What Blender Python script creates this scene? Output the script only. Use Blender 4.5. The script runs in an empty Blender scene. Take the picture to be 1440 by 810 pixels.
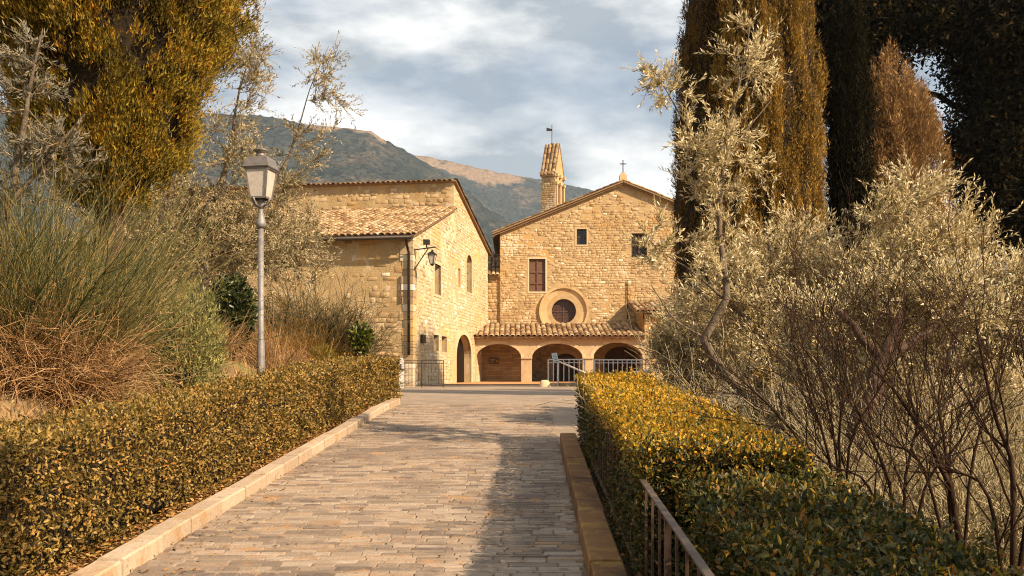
import bpy, math, random
import numpy as np
from mathutils import Vector, Matrix
from mathutils.geometry import tessellate_polygon

scene = bpy.context.scene
COL = scene.collection
R = math.radians

# ------------------------------------------------------------------ camera
EYE = 1.6            # metres above the path at the photographer's feet
F = 1280.0           # focal length in pixels of a 1440 px wide picture
cam_data = bpy.data.cameras.new("camera")
cam_data.lens = 32.0
cam_data.sensor_width = 36.0
cam_data.shift_y = 115.0 / 1440.0
cam_data.clip_start = 0.05
cam_data.clip_end = 20000
cam = bpy.data.objects.new("camera", cam_data)
cam.location = (0, 0, EYE)
cam.rotation_euler = (R(90), 0, 0)
COL.objects.link(cam)
scene.camera = cam

# ------------------------------------------------------------------ sky, sun, exposure
SUN_EL, SUN_AZ = R(35), R(35)       # azimuth measured from +X towards -Y
SUN_DIR = Vector((math.cos(SUN_EL) * math.cos(SUN_AZ), -math.cos(SUN_EL) * math.sin(SUN_AZ), math.sin(SUN_EL)))
world = bpy.data.worlds.new("World")
scene.world = world
world.use_nodes = True
wn, wl = world.node_tree.nodes, world.node_tree.links
wn.clear()
w_out = wn.new("ShaderNodeOutputWorld")
w_bg = wn.new("ShaderNodeBackground")
w_bg.inputs["Strength"].default_value = 0.062
sky = wn.new("ShaderNodeTexSky")
sky.sky_type = 'NISHITA'
sky.sun_disc = False
sky.sun_elevation = SUN_EL
sky.sun_rotation = math.atan2(SUN_DIR.x, SUN_DIR.y)
sky.air_density = 1.0
sky.dust_density = 2.0
w_tc = wn.new("ShaderNodeTexCoord")
w_map = wn.new("ShaderNodeMapping")
w_map.inputs["Scale"].default_value = (1.0, 1.0, 2.6)
w_map.inputs["Location"].default_value = (0.35, 0.0, 0.13)
w_map.inputs["Rotation"].default_value = (0, R(16), 0)
w_n1 = wn.new("ShaderNodeTexNoise")
w_n1.inputs["Scale"].default_value = 3.1
w_n1.inputs["Detail"].default_value = 7
w_n1.inputs["Roughness"].default_value = 0.5
w_n1.inputs["Distortion"].default_value = 0.5
w_r1 = wn.new("ShaderNodeValToRGB")
w_r1.color_ramp.elements[0].position = 0.36
w_r1.color_ramp.elements[0].color = (0.32, 0.32, 0.32, 1)
w_r1.color_ramp.elements[1].position = 0.54
w_r1.color_ramp.elements[1].color = (1, 1, 1, 1)
w_n2 = wn.new("ShaderNodeTexNoise")
w_n2.inputs["Scale"].default_value = 5.5
w_n2.inputs["Detail"].default_value = 6
w_n2.inputs["Roughness"].default_value = 0.55
w_r2 = wn.new("ShaderNodeValToRGB")
w_r2.color_ramp.elements[0].position = 0.41
w_r2.color_ramp.elements[0].color = (3.3, 3.75, 4.25, 1)
w_r2.color_ramp.elements[1].position = 0.63
w_r2.color_ramp.elements[1].color = (10.0, 9.8, 9.5, 1)
w_mix = wn.new("ShaderNodeMix")
w_mix.data_type = 'RGBA'
wl.new(w_tc.outputs["Generated"], w_map.inputs["Vector"])
wl.new(w_map.outputs[0], w_n1.inputs["Vector"])
wl.new(w_map.outputs[0], w_n2.inputs["Vector"])
wl.new(w_n1.outputs["Fac"], w_r1.inputs[0])
wl.new(w_n2.outputs["Fac"], w_r2.inputs[0])
wl.new(w_r1.outputs[0], w_mix.inputs[0])
wl.new(sky.outputs[0], w_mix.inputs[6])
wl.new(w_r2.outputs[0], w_mix.inputs[7])
wl.new(w_mix.outputs[2], w_bg.inputs["Color"])
wl.new(w_bg.outputs[0], w_out.inputs[0])

sun_data = bpy.data.lights.new("sun", 'SUN')
sun_data.energy = 5.0
sun_data.angle = R(0.8)
sun_data.color = (1.0, 0.785, 0.545)
sun = bpy.data.objects.new("sun", sun_data)
sun.rotation_euler = SUN_DIR.to_track_quat('Z', 'Y').to_euler()
sun.location = (30, -30, 40)
COL.objects.link(sun)

scene.view_settings.view_transform = 'Standard'
scene.view_settings.look = 'None'
scene.view_settings.exposure = 1.12
scene.view_settings.gamma = 1.0
scene.view_settings.use_curve_mapping = False
scene.cycles.max_bounces = 6
scene.cycles.diffuse_bounces = 2
scene.cycles.glossy_bounces = 2
scene.cycles.transmission_bounces = 3
scene.cycles.transparent_max_bounces = 4
scene.cycles.volume_bounces = 0
scene.cycles.use_adaptive_sampling = True
scene.cycles.adaptive_threshold = 0.012
scene.cycles.filter_width = 1.1
scene.cycles.use_denoising = True
scene.cycles.denoising_prefilter = 'NONE'

# ------------------------------------------------------------------ helpers
def at(x, y, d):
    """A point at distance d (metres along +Y) seen in direction (x, y)."""
    return np.array([(x - 720) * d / F, d, EYE + (520 - y) * d / F])

def tag(o, label=None, cat=None, group=None, kind=None):
    if label: o["label"] = label
    if cat: o["category"] = cat
    if group: o["group"] = group
    if kind: o["kind"] = kind
    return o

def empty(name, loc=(0, 0, 0), rz=0.0, parent=None):
    o = bpy.data.objects.new(name, None)
    o.empty_display_size = 0.1
    o.location = loc
    o.rotation_euler = (0, 0, rz)
    COL.objects.link(o)
    if parent: o.parent = parent
    return o

def link(name, me, mat, parent=None):
    o = bpy.data.objects.new(name, me)
    COL.objects.link(o)
    if mat is not None and not me.materials: me.materials.append(mat)
    if parent is not None:
        o.parent = parent
        if parent.type == 'EMPTY' or True:
            o.matrix_parent_inverse = parent_inv(parent)
    return o

def parent_inv(p):
    m = Matrix.LocRotScale(p.location, p.rotation_euler, p.scale)
    q = p
    while q.parent is not None:
        m = q.matrix_parent_inverse @ m
        q = q.parent
        m = Matrix.LocRotScale(q.location, q.rotation_euler, q.scale) @ m
    return m.inverted()

def np_mesh(name, V, Fc, rnd=None, smooth=False, extra=None):
    """mesh from numpy verts (N,3) and faces: (M,3|4) int array or a list of such arrays"""
    V = np.ascontiguousarray(V, dtype=np.float32)
    if isinstance(Fc, np.ndarray): Fc = [Fc]
    Fc = [np.asarray(f, dtype=np.int32) for f in Fc if len(f)]
    me = bpy.data.meshes.new(name)
    me.vertices.add(len(V))
    me.vertices.foreach_set("co", V.ravel())
    loops = np.concatenate([f.ravel() for f in Fc])
    sizes = np.concatenate([np.full(len(f), f.shape[1], dtype=np.int32) for f in Fc])
    starts = np.concatenate([[0], np.cumsum(sizes)[:-1]]).astype(np.int32)
    me.loops.add(len(loops))
    me.loops.foreach_set("vertex_index", loops.astype(np.int32))
    me.polygons.add(len(sizes))
    me.polygons.foreach_set("loop_start", starts)
    me.polygons.foreach_set("loop_total", sizes)
    if smooth:
        me.polygons.foreach_set("use_smooth", np.ones(len(sizes), dtype=bool))
    for key, arr in (("rnd", rnd),) + tuple((extra or {}).items()):
        if arr is not None:
            a = me.attributes.new(key, 'FLOAT', 'POINT')
            a.data.foreach_set("value", np.ascontiguousarray(arr, dtype=np.float32))
    me.update(calc_edges=True)
    return me

class MB:
    """collects simple shapes into one mesh"""
    def __init__(s):
        s.v, s.f, s.r = [], [], []
    def add(s, verts, faces, rnd=0.5):
        b = len(s.v)
        s.v += [tuple(v) for v in verts]
        s.f += [tuple(i + b for i in f) for f in faces]
        s.r += [rnd] * len(verts)
    def box(s, x0, x1, y0, y1, z0, z1, M=None, rnd=0.5):
        vs = [Vector((x, y, z)) for z in (z0, z1) for y in (y0, y1) for x in (x0, x1)]
        if M is not None: vs = [M @ v for v in vs]
        s.add(vs, [(0, 2, 3, 1), (4, 5, 7, 6), (0, 1, 5, 4), (2, 6, 7, 3), (0, 4, 6, 2), (1, 3, 7, 5)], rnd)
    def bar(s, a, b, w, h=None, up=(0, 0, 1), rnd=0.5):
        a, b = Vector(a), Vector(b); h = h or w
        t = (b - a).normalized(); u = Vector(up)
        if abs(t.dot(u)) > 0.98: u = Vector((0, 1, 0))
        n = t.cross(u).normalized(); m = n.cross(t).normalized()
        vs = [p + n * (w / 2) * sx + m * (h / 2) * sz for p in (a, b) for sx, sz in ((-1, -1), (1, -1), (1, 1), (-1, 1))]
        s.add(vs, [(0, 1, 2, 3), (7, 6, 5, 4), (0, 4, 5, 1), (1, 5, 6, 2), (2, 6, 7, 3), (3, 7, 4, 0)], rnd)
    def tube(s, pts, radii, n=8, rnd=0.5):
        pts = [Vector(p) for p in pts]
        if not hasattr(radii, '__len__'): radii = [radii] * len(pts)
        rings = []
        for i, p in enumerate(pts):
            t = (pts[min(i + 1, len(pts) - 1)] - pts[max(i - 1, 0)]).normalized()
            ref = Vector((0, 0, 1)) if abs(t.z) < 0.9 else Vector((1, 0, 0))
            a = t.cross(ref).normalized(); b = t.cross(a)
            rings.append([p + (a * math.cos(2 * math.pi * k / n) + b * math.sin(2 * math.pi * k / n)) * radii[i] for k in range(n)])
        vs = [v for r in rings for v in r]
        fs = [(i * n + k, i * n + (k + 1) % n, (i + 1) * n + (k + 1) % n, (i + 1) * n + k) for i in range(len(pts) - 1) for k in range(n)]
        fs += [tuple(range(n))[::-1], tuple(range((len(pts) - 1) * n, len(pts) * n))]
        s.add(vs, fs, rnd)
    def lathe(s, prof, c=(0, 0, 0), n=16, rot=0.0, rnd=0.5):
        """prof: list of (radius, z)"""
        vs = [(c[0] + r * math.cos(rot + 2 * math.pi * k / n), c[1] + r * math.sin(rot + 2 * math.pi * k / n), c[2] + z) for r, z in prof for k in range(n)]
        fs = [(i * n + k, i * n + (k + 1) % n, (i + 1) * n + (k + 1) % n, (i + 1) * n + k) for i in range(len(prof) - 1) for k in range(n)]
        fs += [tuple(range(n))[::-1], tuple(range((len(prof) - 1) * n, len(prof) * n))]
        s.add(vs, fs, rnd)
    def mesh(s, name, smooth=False):
        me = bpy.data.meshes.new(name)
        me.from_pydata(s.v, [], s.f)
        a = me.attributes.new("rnd", 'FLOAT', 'POINT')
        a.data.foreach_set("value", np.array(s.r, dtype=np.float32))
        if smooth:
            me.polygons.foreach_set("use_smooth", np.ones(len(me.polygons), dtype=bool))
        me.update()
        return me
    def build(s, name, mat, parent=None, smooth=False):
        return link(name, s.mesh(name, smooth), mat, parent)

def fbm(x, y, seed=0, octaves=4):
    """cheap smooth value noise from sines"""
    rs = np.random.RandomState(seed)
    out = 0.0; amp = 1.0; fr = 1.0; tot = 0.0
    for _ in range(octaves):
        for _k in range(3):
            a = rs.uniform(0, 2 * np.pi); ph = rs.uniform(0, 6.28)
            out = out + amp / 3 * np.sin((x * np.cos(a) + y * np.sin(a)) * fr + ph)
        tot += amp; amp *= 0.5; fr *= 2.1
    return out / tot

def sstep(a, b, x):
    t = np.clip((x - a) / (b - a), 0, 1)
    return t * t * (3 - 2 * t)

# ------------------------------------------------------------------ materials
def new_mat(name):
    m = bpy.data.materials.new(name); m.use_nodes = True
    nt = m.node_tree; nt.nodes.clear()
    return m, nt.nodes, nt.links

def ramp(n, stops):
    r = n.new("ShaderNodeValToRGB"); e = r.color_ramp.elements
    while len(e) < len(stops): e.new(0.5)
    for i, (p, c) in enumerate(stops):
        e[i].position = p; e[i].color = (*c, 1) if len(c) == 3 else c
    return r

def noise(n, l, scale, detail=5, rough=0.55, coord=None, dist=0.0):
    t = n.new("ShaderNodeTexNoise")
    t.inputs["Scale"].default_value = scale; t.inputs["Detail"].default_value = detail
    t.inputs["Roughness"].default_value = rough; t.inputs["Distortion"].default_value = dist
    if coord is not None: l.new(coord, t.inputs["Vector"])
    return t

def mathn(n, l, op, a, b=None):
    m = n.new("ShaderNodeMath"); m.operation = op
    for i, v in enumerate((a, b)):
        if v is None: continue
        if isinstance(v, (int, float)): m.inputs[i].default_value = v
        else: l.new(v, m.inputs[i])
    return m.outputs[0]

def mixc(n, l, fac, a, b, blend='MIX'):
    m = n.new("ShaderNodeMix"); m.data_type = 'RGBA'; m.blend_type = blend
    for i, v in ((0, fac), (6, a), (7, b)):
        if isinstance(v, (int, float)): m.inputs[i].default_value = v
        elif isinstance(v, tuple): m.inputs[i].default_value = (*v, 1)
        else: l.new(v, m.inputs[i])
    return m.outputs[2]

def piece_random(n, l):
    """one number per piece: its mesh's rnd attribute, shifted by the object's own random"""
    a = n.new("ShaderNodeAttribute"); a.attribute_name = "rnd"
    oi = n.new("ShaderNodeObjectInfo")
    return mathn(n, l, 'FRACT', mathn(n, l, 'ADD', a.outputs["Fac"], oi.outputs["Random"]))

def surface(name, stops, rough=0.85, nscale=8.0, namt=0.35, bump=0.3, bscale=30.0, per_piece=True, blotch=None, spec=0.3, bdist=0.02):
    """stops: colour ramp over the piece's random number; noise varies it inside a piece; blotch = (scale, colour, lo, hi)"""
    m, n, l = new_mat(name)
    o = n.new("ShaderNodeOutputMaterial"); p = n.new("ShaderNodeBsdfPrincipled")
    geo = n.new("ShaderNodeNewGeometry"); pos = geo.outputs["Position"]
    base = noise(n, l, nscale, 6, 0.6, pos)
    if per_piece == 'attr':
        at_ = n.new("ShaderNodeAttribute"); at_.attribute_name = "rnd"
        fac = mathn(n, l, 'ADD', at_.outputs["Fac"], mathn(n, l, 'MULTIPLY', mathn(n, l, 'SUBTRACT', base.outputs["Fac"], 0.5), namt))
    elif per_piece:
        fac = mathn(n, l, 'ADD', piece_random(n, l), mathn(n, l, 'MULTIPLY', mathn(n, l, 'SUBTRACT', base.outputs["Fac"], 0.5), namt))
    else:
        fac = mathn(n, l, 'ADD', 0.5, mathn(n, l, 'MULTIPLY', mathn(n, l, 'SUBTRACT', base.outputs["Fac"], 0.5), 1.6 * namt + 0.6))
    r = ramp(n, stops); l.new(fac, r.inputs[0])
    colr = r.outputs[0]
    fine = noise(n, l, bscale, 6, 0.65, pos)
    fr = ramp(n, [(0.3, (0.82, 0.82, 0.82)), (0.7, (1.12, 1.12, 1.12))]); l.new(fine.outputs["Fac"], fr.inputs[0])
    colr = mixc(n, l, 1.0, colr, fr.outputs[0], 'MULTIPLY')
    for b in (blotch or []):
        bn = noise(n, l, b[0], 6, 0.6, pos, 0.6)
        br = ramp(n, [(b[2], (0, 0, 0)), (b[3], (1, 1, 1))]); l.new(bn.outputs["Fac"], br.inputs[0])
        colr = mixc(n, l, br.outputs[0], colr, b[1])
    l.new(colr, p.inputs["Base Color"])
    p.inputs["Roughness"].default_value = rough
    p.inputs["Specular IOR Level"].default_value = spec
    if bump > 0:
        bp = n.new("ShaderNodeBump"); bp.inputs["Strength"].default_value = bump; bp.inputs["Distance"].default_value = bdist
        l.new(fine.outputs["Fac"], bp.inputs["Height"]); l.new(bp.outputs[0], p.inputs["Normal"])
    l.new(p.outputs[0], o.inputs[0])
    return m

def leaf_mat(name, stops, rough=0.5, trans=0.25, spec=0.4, tip=None, clump=None, back=None):
    """leaf colours over each leaf's random number; tip=(stops) for the young growth marked by attribute young; clump=(scale,amount)"""
    m, n, l = new_mat(name)
    o = n.new("ShaderNodeOutputMaterial"); p = n.new("ShaderNodeBsdfPrincipled"); t = n.new("ShaderNodeBsdfTranslucent")
    a = n.new("ShaderNodeAttribute"); a.attribute_name = "rnd"
    fac = a.outputs["Fac"]
    geo = n.new("ShaderNodeNewGeometry")
    if clump:
        nz = noise(n, l, clump[0], 3, 0.5, geo.outputs["Position"])
        fac = mathn(n, l, 'ADD', fac, mathn(n, l, 'MULTIPLY', mathn(n, l, 'SUBTRACT', nz.outputs["Fac"], 0.5), clump[1]))
    r = ramp(n, stops); l.new(fac, r.inputs[0]); c = r.outputs[0]
    if tip:
        y = n.new("ShaderNodeAttribute"); y.attribute_name = "young"
        r2 = ramp(n, tip); l.new(fac, r2.inputs[0])
        c = mixc(n, l, y.outputs["Fac"], c, r2.outputs[0])
    if back:
        c = mixc(n, l, mathn(n, l, 'MULTIPLY', geo.outputs["Backfacing"], 0.7), c, back)
    l.new(c, p.inputs["Base Color"]); l.new(c, t.inputs["Color"])
    p.inputs["Roughness"].default_value = rough; p.inputs["Specular IOR Level"].default_value = spec
    mx = n.new("ShaderNodeMixShader"); mx.inputs[0].default_value = trans
    l.new(p.outputs[0], mx.inputs[1]); l.new(t.outputs[0], mx.inputs[2]); l.new(mx.outputs[0], o.inputs[0])
    return m

def plain(name, col, rough=0.6, metal=0.0, nscale=12, namt=0.25, bump=0.1, spec=0.4):
    d = tuple(c * (1 - namt) for c in col); b = tuple(min(1, c * (1 + namt)) for c in col)
    m = surface(name, [(0.25, d), (0.75, b)], rough, nscale, 0.5, bump, nscale * 5, False, spec=spec, bdist=0.004)
    for nd in m.node_tree.nodes:
        if nd.type == 'BSDF_PRINCIPLED': nd.inputs["Metallic"].default_value = metal
    return m

def glass_mat(name, col, rough=0.15):
    m, n, l = new_mat(name)
    o = n.new("ShaderNodeOutputMaterial"); p = n.new("ShaderNodeBsdfPrincipled")
    nz = noise(n, l, 3.0, 3)
    r = ramp(n, [(0.3, tuple(c * 0.7 for c in col)), (0.7, tuple(c * 1.3 for c in col))]); l.new(nz.outputs["Fac"], r.inputs[0])
    l.new(r.outputs[0], p.inputs["Base Color"])
    p.inputs["Roughness"].default_value = rough; p.inputs["Specular IOR Level"].default_value = 0.6
    l.new(p.outputs[0], o.inputs[0])
    return m

M = {}
M['church_stone'] = surface("church_stone", [(0.0, (0.24, 0.15, 0.07)), (0.3, (0.37, 0.25, 0.125)), (0.65, (0.48, 0.345, 0.185)), (0.88, (0.56, 0.44, 0.275)), (1.0, (0.70, 0.61, 0.46))], 0.9, 5, 0.6, 0.6, 22, 'attr', [(0.35, (0.40, 0.215, 0.06), 0.52, 0.72), (0.22, (0.24, 0.145, 0.065), 0.58, 0.76), (0.5, (0.58, 0.47, 0.33), 0.56, 0.70)])
M['church_mortar'] = surface("church_mortar", [(0.2, (0.32, 0.215, 0.105)), (0.8, (0.47, 0.345, 0.19))], 0.95, 3, 0.5, 0.5, 24, False, [(0.5, (0.46, 0.27, 0.09), 0.5, 0.7)])
M['house_stone'] = surface("house_stone", [(0.0, (0.30, 0.205, 0.11)), (0.4, (0.47, 0.36, 0.22)), (0.75, (0.59, 0.50, 0.355)), (1.0, (0.72, 0.66, 0.54))], 0.9, 6, 0.4, 0.4, 26, 'attr', [(0.45, (0.55, 0.33, 0.11), 0.54, 0.7)])
M['house_mortar'] = surface("house_mortar", [(0.2, (0.38, 0.265, 0.135)), (0.8, (0.53, 0.42, 0.265))], 0.95, 2.5, 0.5, 0.5, 22, False, [(0.5, (0.56, 0.34, 0.12), 0.52, 0.7), (0.28, (0.62, 0.545, 0.42), 0.54, 0.68)])
M['house_plaster'] = surface("house_plaster", [(0.15, (0.30, 0.20, 0.092)), (0.85, (0.48, 0.35, 0.18))], 0.95, 1.4, 0.6, 0.6, 16, False, [(0.6, (0.46, 0.26, 0.08), 0.55, 0.68), (0.9, (0.6, 0.49, 0.32), 0.58, 0.72)], bdist=0.05)
M['portico_plaster'] = surface("portico_plaster", [(0.2, (0.38, 0.27, 0.155)), (0.8, (0.50, 0.385, 0.24))], 0.92, 2, 0.5, 0.25, 14, False, [(0.8, (0.44, 0.27, 0.12), 0.56, 0.75)])
M['pale_stone'] = surface("pale_stone", [(0.0, (0.44, 0.325, 0.18)), (1.0, (0.58, 0.46, 0.295))], 0.85, 7, 0.5, 0.3, 30, True)
M['ring_stone'] = surface("ring_stone", [(0.0, (0.46, 0.305, 0.145)), (1.0, (0.55, 0.385, 0.205))], 0.85, 5, 0.4, 0.2, 30, True)
M['tile'] = surface("tile", [(0.0, (0.13, 0.07, 0.033)), (0.3, (0.27, 0.155, 0.072)), (0.6, (0.38, 0.25, 0.13)), (0.85, (0.47, 0.35, 0.215)), (1.0, (0.22, 0.155, 0.085))], 0.9, 9, 0.7, 0.4, 40, True, [(2.5, (0.30, 0.21, 0.07), 0.56, 0.68)])
M['roof_bed'] = surface("roof_bed", [(0.2, (0.17, 0.105, 0.055)), (0.8, (0.30, 0.19, 0.10))], 0.95, 6, 0.4, 0.3, 30, False)
M['wood_dark'] = plain("wood_dark", (0.10, 0.055, 0.03), 0.7)
M['shutter'] = plain("shutter", (0.13, 0.062, 0.034), 0.6)
M['dark_glass'] = glass_mat("dark_glass", (0.03, 0.026, 0.022), 0.2)
M['rose_glass'] = glass_mat("rose_glass", (0.055, 0.022, 0.012), 0.4)
M['black_iron'] = plain("black_iron", (0.035, 0.026, 0.02), 0.55, 0.4)
M['grey_metal'] = plain("grey_metal", (0.30, 0.285, 0.27), 0.45, 0.5)
M['pole_metal'] = plain("pole_metal", (0.21, 0.195, 0.185), 0.55, 0.2)
M['lamp_cap'] = plain("lamp_cap", (0.17, 0.15, 0.135), 0.45, 0.3)
M['frosted'] = plain("frosted", (0.50, 0.44, 0.37), 0.35, 0, 6, 0.12, 0.0, 0.5)
M['rail_iron'] = plain("rail_iron", (0.085, 0.048, 0.03), 0.6, 0.3, 20, 0.45)
M['rail_flat'] = plain("rail_flat", (0.10, 0.072, 0.055), 0.5, 0.35, 14, 0.4)
M['terracotta'] = surface("terracotta", [(0.2, (0.42, 0.19, 0.07)), (0.8, (0.55, 0.29, 0.12))], 0.9, 3, 0.5, 0.2, 20, False)
M['paver'] = surface("paver", [(0.0, (0.12, 0.09, 0.07)), (0.09, (0.19, 0.14, 0.105)), (0.16, (0.175, 0.13, 0.095)), (0.55, (0.28, 0.21, 0.15)), (0.8, (0.355, 0.28, 0.21)), (0.93, (0.31, 0.205, 0.125)), (1.0, (0.205, 0.16, 0.125))], 0.8, 9, 0.45, 0.7, 48, 'attr', [(1.7, (0.32, 0.24, 0.17), 0.52, 0.68), (0.6, (0.15, 0.11, 0.082), 0.52, 0.70), (2.6, (0.34, 0.20, 0.10), 0.58, 0.70), (11, (0.15, 0.10, 0.068), 0.60, 0.70)], spec=0.4, bdist=0.008)
M['paver_bed'] = surface("paver_bed", [(0.2, (0.15, 0.105, 0.066)), (0.8, (0.26, 0.19, 0.125))], 0.95, 4, 0.5, 0.6, 60, False, [(1.2, (0.27, 0.185, 0.11), 0.55, 0.7)])
M['kerb'] = surface("kerb", [(0.0, (0.36, 0.265, 0.18)), (1.0, (0.47, 0.37, 0.265))], 0.9, 9, 0.6, 0.8, 40, True, [(3, (0.34, 0.20, 0.085), 0.54, 0.7), (12, (0.22, 0.16, 0.11), 0.58, 0.72)], bdist=0.006)
M['kerb_rusty'] = surface("kerb_rusty", [(0.0, (0.16, 0.075, 0.028)), (1.0, (0.26, 0.13, 0.05))], 0.9, 6, 0.6, 0.5, 50, True, [(5, (0.34, 0.20, 0.055), 0.5, 0.66), (2, (0.08, 0.045, 0.028), 0.55, 0.7)], bdist=0.008)
M['bark_olive'] = surface("bark_olive", [(0.2, (0.075, 0.055, 0.038)), (0.8, (0.21, 0.16, 0.11))], 0.95, 12, 0.6, 0.9, 40, False)
M['bark_dark'] = surface("bark_dark", [(0.2, (0.035, 0.02, 0.012)), (0.8, (0.10, 0.06, 0.037))], 0.95, 10, 0.6, 0.8, 40, False)
M['twig'] = surface("twig", [(0.2, (0.02, 0.012, 0.008)), (0.8, (0.055, 0.031, 0.02))], 1.0, 5, 0.6, 0.2, 40, False, spec=0.05)  # near-black: the shrubs' shade is put into the twig colour
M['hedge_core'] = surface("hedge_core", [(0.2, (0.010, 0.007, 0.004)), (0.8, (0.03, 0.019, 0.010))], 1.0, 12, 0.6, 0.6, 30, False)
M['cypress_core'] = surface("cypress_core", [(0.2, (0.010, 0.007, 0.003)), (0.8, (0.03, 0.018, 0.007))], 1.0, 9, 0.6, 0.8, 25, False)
# foliage
M['hedge_left'] = leaf_mat("hedge_leaf_olive", [(0.0, (0.05, 0.036, 0.008)), (0.4, (0.15, 0.10, 0.019)), (0.65, (0.27, 0.175, 0.034)), (0.87, (0.43, 0.285, 0.08)), (1.0, (0.38, 0.165, 0.032))], 0.5, 0.25, 0.3, clump=(3.0, 0.35))
M['hedge_right'] = leaf_mat("hedge_leaf_green", [(0.0, (0.024, 0.030, 0.007)), (0.5, (0.055, 0.060, 0.012)), (0.82, (0.13, 0.105, 0.02)), (1.0, (0.28, 0.12, 0.02))], 0.45, 0.32, 0.35,
                             tip=[(0.0, (0.16, 0.14, 0.016)), (0.3, (0.44, 0.30, 0.024)), (0.6, (0.66, 0.39, 0.03)), (0.85, (0.62, 0.27, 0.022)), (1.0, (0.24, 0.20, 0.028))], clump=(2.5, 0.3))
M['olive_pale'] = leaf_mat("olive_leaf_pale", [(0.0, (0.20, 0.15, 0.05)), (0.35, (0.47, 0.375, 0.17)), (0.7, (0.70, 0.585, 0.325)), (1.0, (0.84, 0.74, 0.50))], 0.4, 0.38, 0.45, clump=(0.9, 0.4))
M['olive_brown'] = leaf_mat("olive_leaf_brown", [(0.0, (0.10, 0.085, 0.035)), (0.5, (0.27, 0.215, 0.10)), (1.0, (0.52, 0.42, 0.24))], 0.5, 0.22, 0.4, clump=(0.9, 0.4))
M['olive_grey'] = leaf_mat("olive_leaf_grey", [(0.0, (0.06, 0.055, 0.035)), (0.5, (0.12, 0.11, 0.07)), (1.0, (0.24, 0.21, 0.14))], 0.5, 0.2, 0.4, clump=(0.9, 0.4))  # grey-green leaf, darkened so the colour holds the tree's shade
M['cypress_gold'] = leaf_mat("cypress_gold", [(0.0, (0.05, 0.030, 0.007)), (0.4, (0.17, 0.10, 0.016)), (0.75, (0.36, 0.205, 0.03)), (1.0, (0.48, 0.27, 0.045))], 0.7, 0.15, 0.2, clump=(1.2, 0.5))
M['cypress_green'] = leaf_mat("cypress_green", [(0.0, (0.04, 0.032, 0.006)), (0.4, (0.14, 0.10, 0.013)), (0.7, (0.32, 0.225, 0.02)), (1.0, (0.44, 0.18, 0.02))], 0.7, 0.15, 0.2, clump=(1.0, 0.7))
M['cypress_brown'] = leaf_mat("cypress_brown", [(0.0, (0.08, 0.04, 0.013)), (0.5, (0.26, 0.145, 0.05)), (1.0, (0.46, 0.29, 0.12))], 0.75, 0.15, 0.2, clump=(1.0, 0.6))
M['shaded_leaf'] = leaf_mat("shaded_leaf", [(0.0, (0.006, 0.005, 0.003)), (0.85, (0.022, 0.019, 0.008)), (1.0, (0.07, 0.045, 0.014))], 0.9, 0.1, 0.02)  # near-black because the trees' shade is put into the leaf colour
M['broom_green'] = leaf_mat("broom_green", [(0.0, (0.035, 0.045, 0.014)), (0.4, (0.10, 0.11, 0.032)), (0.75, (0.24, 0.20, 0.06)), (1.0, (0.44, 0.30, 0.11))], 0.6, 0.1, 0.3, clump=(1.5, 0.5))
M['broom_dark'] = leaf_mat("broom_dark", [(0.0, (0.035, 0.032, 0.012)), (0.5, (0.085, 0.07, 0.024)), (1.0, (0.22, 0.14, 0.05))], 0.6, 0.1, 0.3, clump=(1.0, 0.5))
M['hay'] = leaf_mat("hay", [(0.0, (0.10, 0.042, 0.014)), (0.5, (0.34, 0.175, 0.06)), (1.0, (0.64, 0.42, 0.20))], 0.7, 0.15, 0.3, clump=(1.5, 0.5))
M['dry_gold'] = leaf_mat("dry_gold", [(0.0, (0.16, 0.08, 0.015)), (0.5, (0.32, 0.175, 0.035)), (1.0, (0.46, 0.29, 0.08))], 0.7, 0.2, 0.3)
M['sage'] = leaf_mat("sage", [(0.0, (0.09, 0.10, 0.024)), (0.5, (0.21, 0.205, 0.055)), (1.0, (0.42, 0.38, 0.13))], 0.6, 0.2, 0.3)
M['deep_green'] = leaf_mat("deep_green", [(0.0, (0.010, 0.016, 0.004)), (0.7, (0.03, 0.042, 0.008)), (1.0, (0.13, 0.12, 0.02))], 0.35, 0.15, 0.5)
M['laurel'] = leaf_mat("laurel", [(0.0, (0.03, 0.045, 0.008)), (0.7, (0.10, 0.115, 0.015)), (1.0, (0.24, 0.21, 0.03))], 0.4, 0.25, 0.4)
M['lime'] = leaf_mat("lime", [(0.0, (0.14, 0.13, 0.012)), (1.0, (0.34, 0.28, 0.03))], 0.6, 0.25, 0.3)
M['grass'] = leaf_mat("grass", [(0.0, (0.10, 0.11, 0.022)), (0.5, (0.22, 0.21, 0.045)), (1.0, (0.38, 0.31, 0.12))], 0.7, 0.25, 0.3, clump=(0.5, 0.6))
M['pale_grass'] = leaf_mat("pale_grass", [(0.0, (0.20, 0.155, 0.075)), (0.5, (0.38, 0.305, 0.165)), (1.0, (0.58, 0.48, 0.29))], 0.7, 0.25, 0.3, clump=(0.6, 0.6))
M['litter'] = leaf_mat("litter", [(0.0, (0.09, 0.045, 0.018)), (0.5, (0.26, 0.13, 0.035)), (1.0, (0.46, 0.27, 0.09))], 0.8, 0.1, 0.2)
M['earth'] = surface("earth", [(0.2, (0.16, 0.10, 0.045)), (0.8, (0.34, 0.23, 0.11))], 1.0, 1.5, 0.6, 0.8, 14, False, [(0.4, (0.20, 0.18, 0.05), 0.5, 0.66)], bdist=0.05)
M['straw_twig'] = surface("straw_twig", [(0.2, (0.20, 0.135, 0.075)), (0.8, (0.42, 0.30, 0.18))], 0.95, 6, 0.6, 0.2, 40, False)
M['bay_stone'] = surface("bay_stone", [(0.0, (0.21, 0.125, 0.062)), (1.0, (0.36, 0.235, 0.13))], 0.9, 4, 0.5, 0.5, 22, 'attr')  # reddish stone, also darkened to hold the bay's shade
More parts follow.
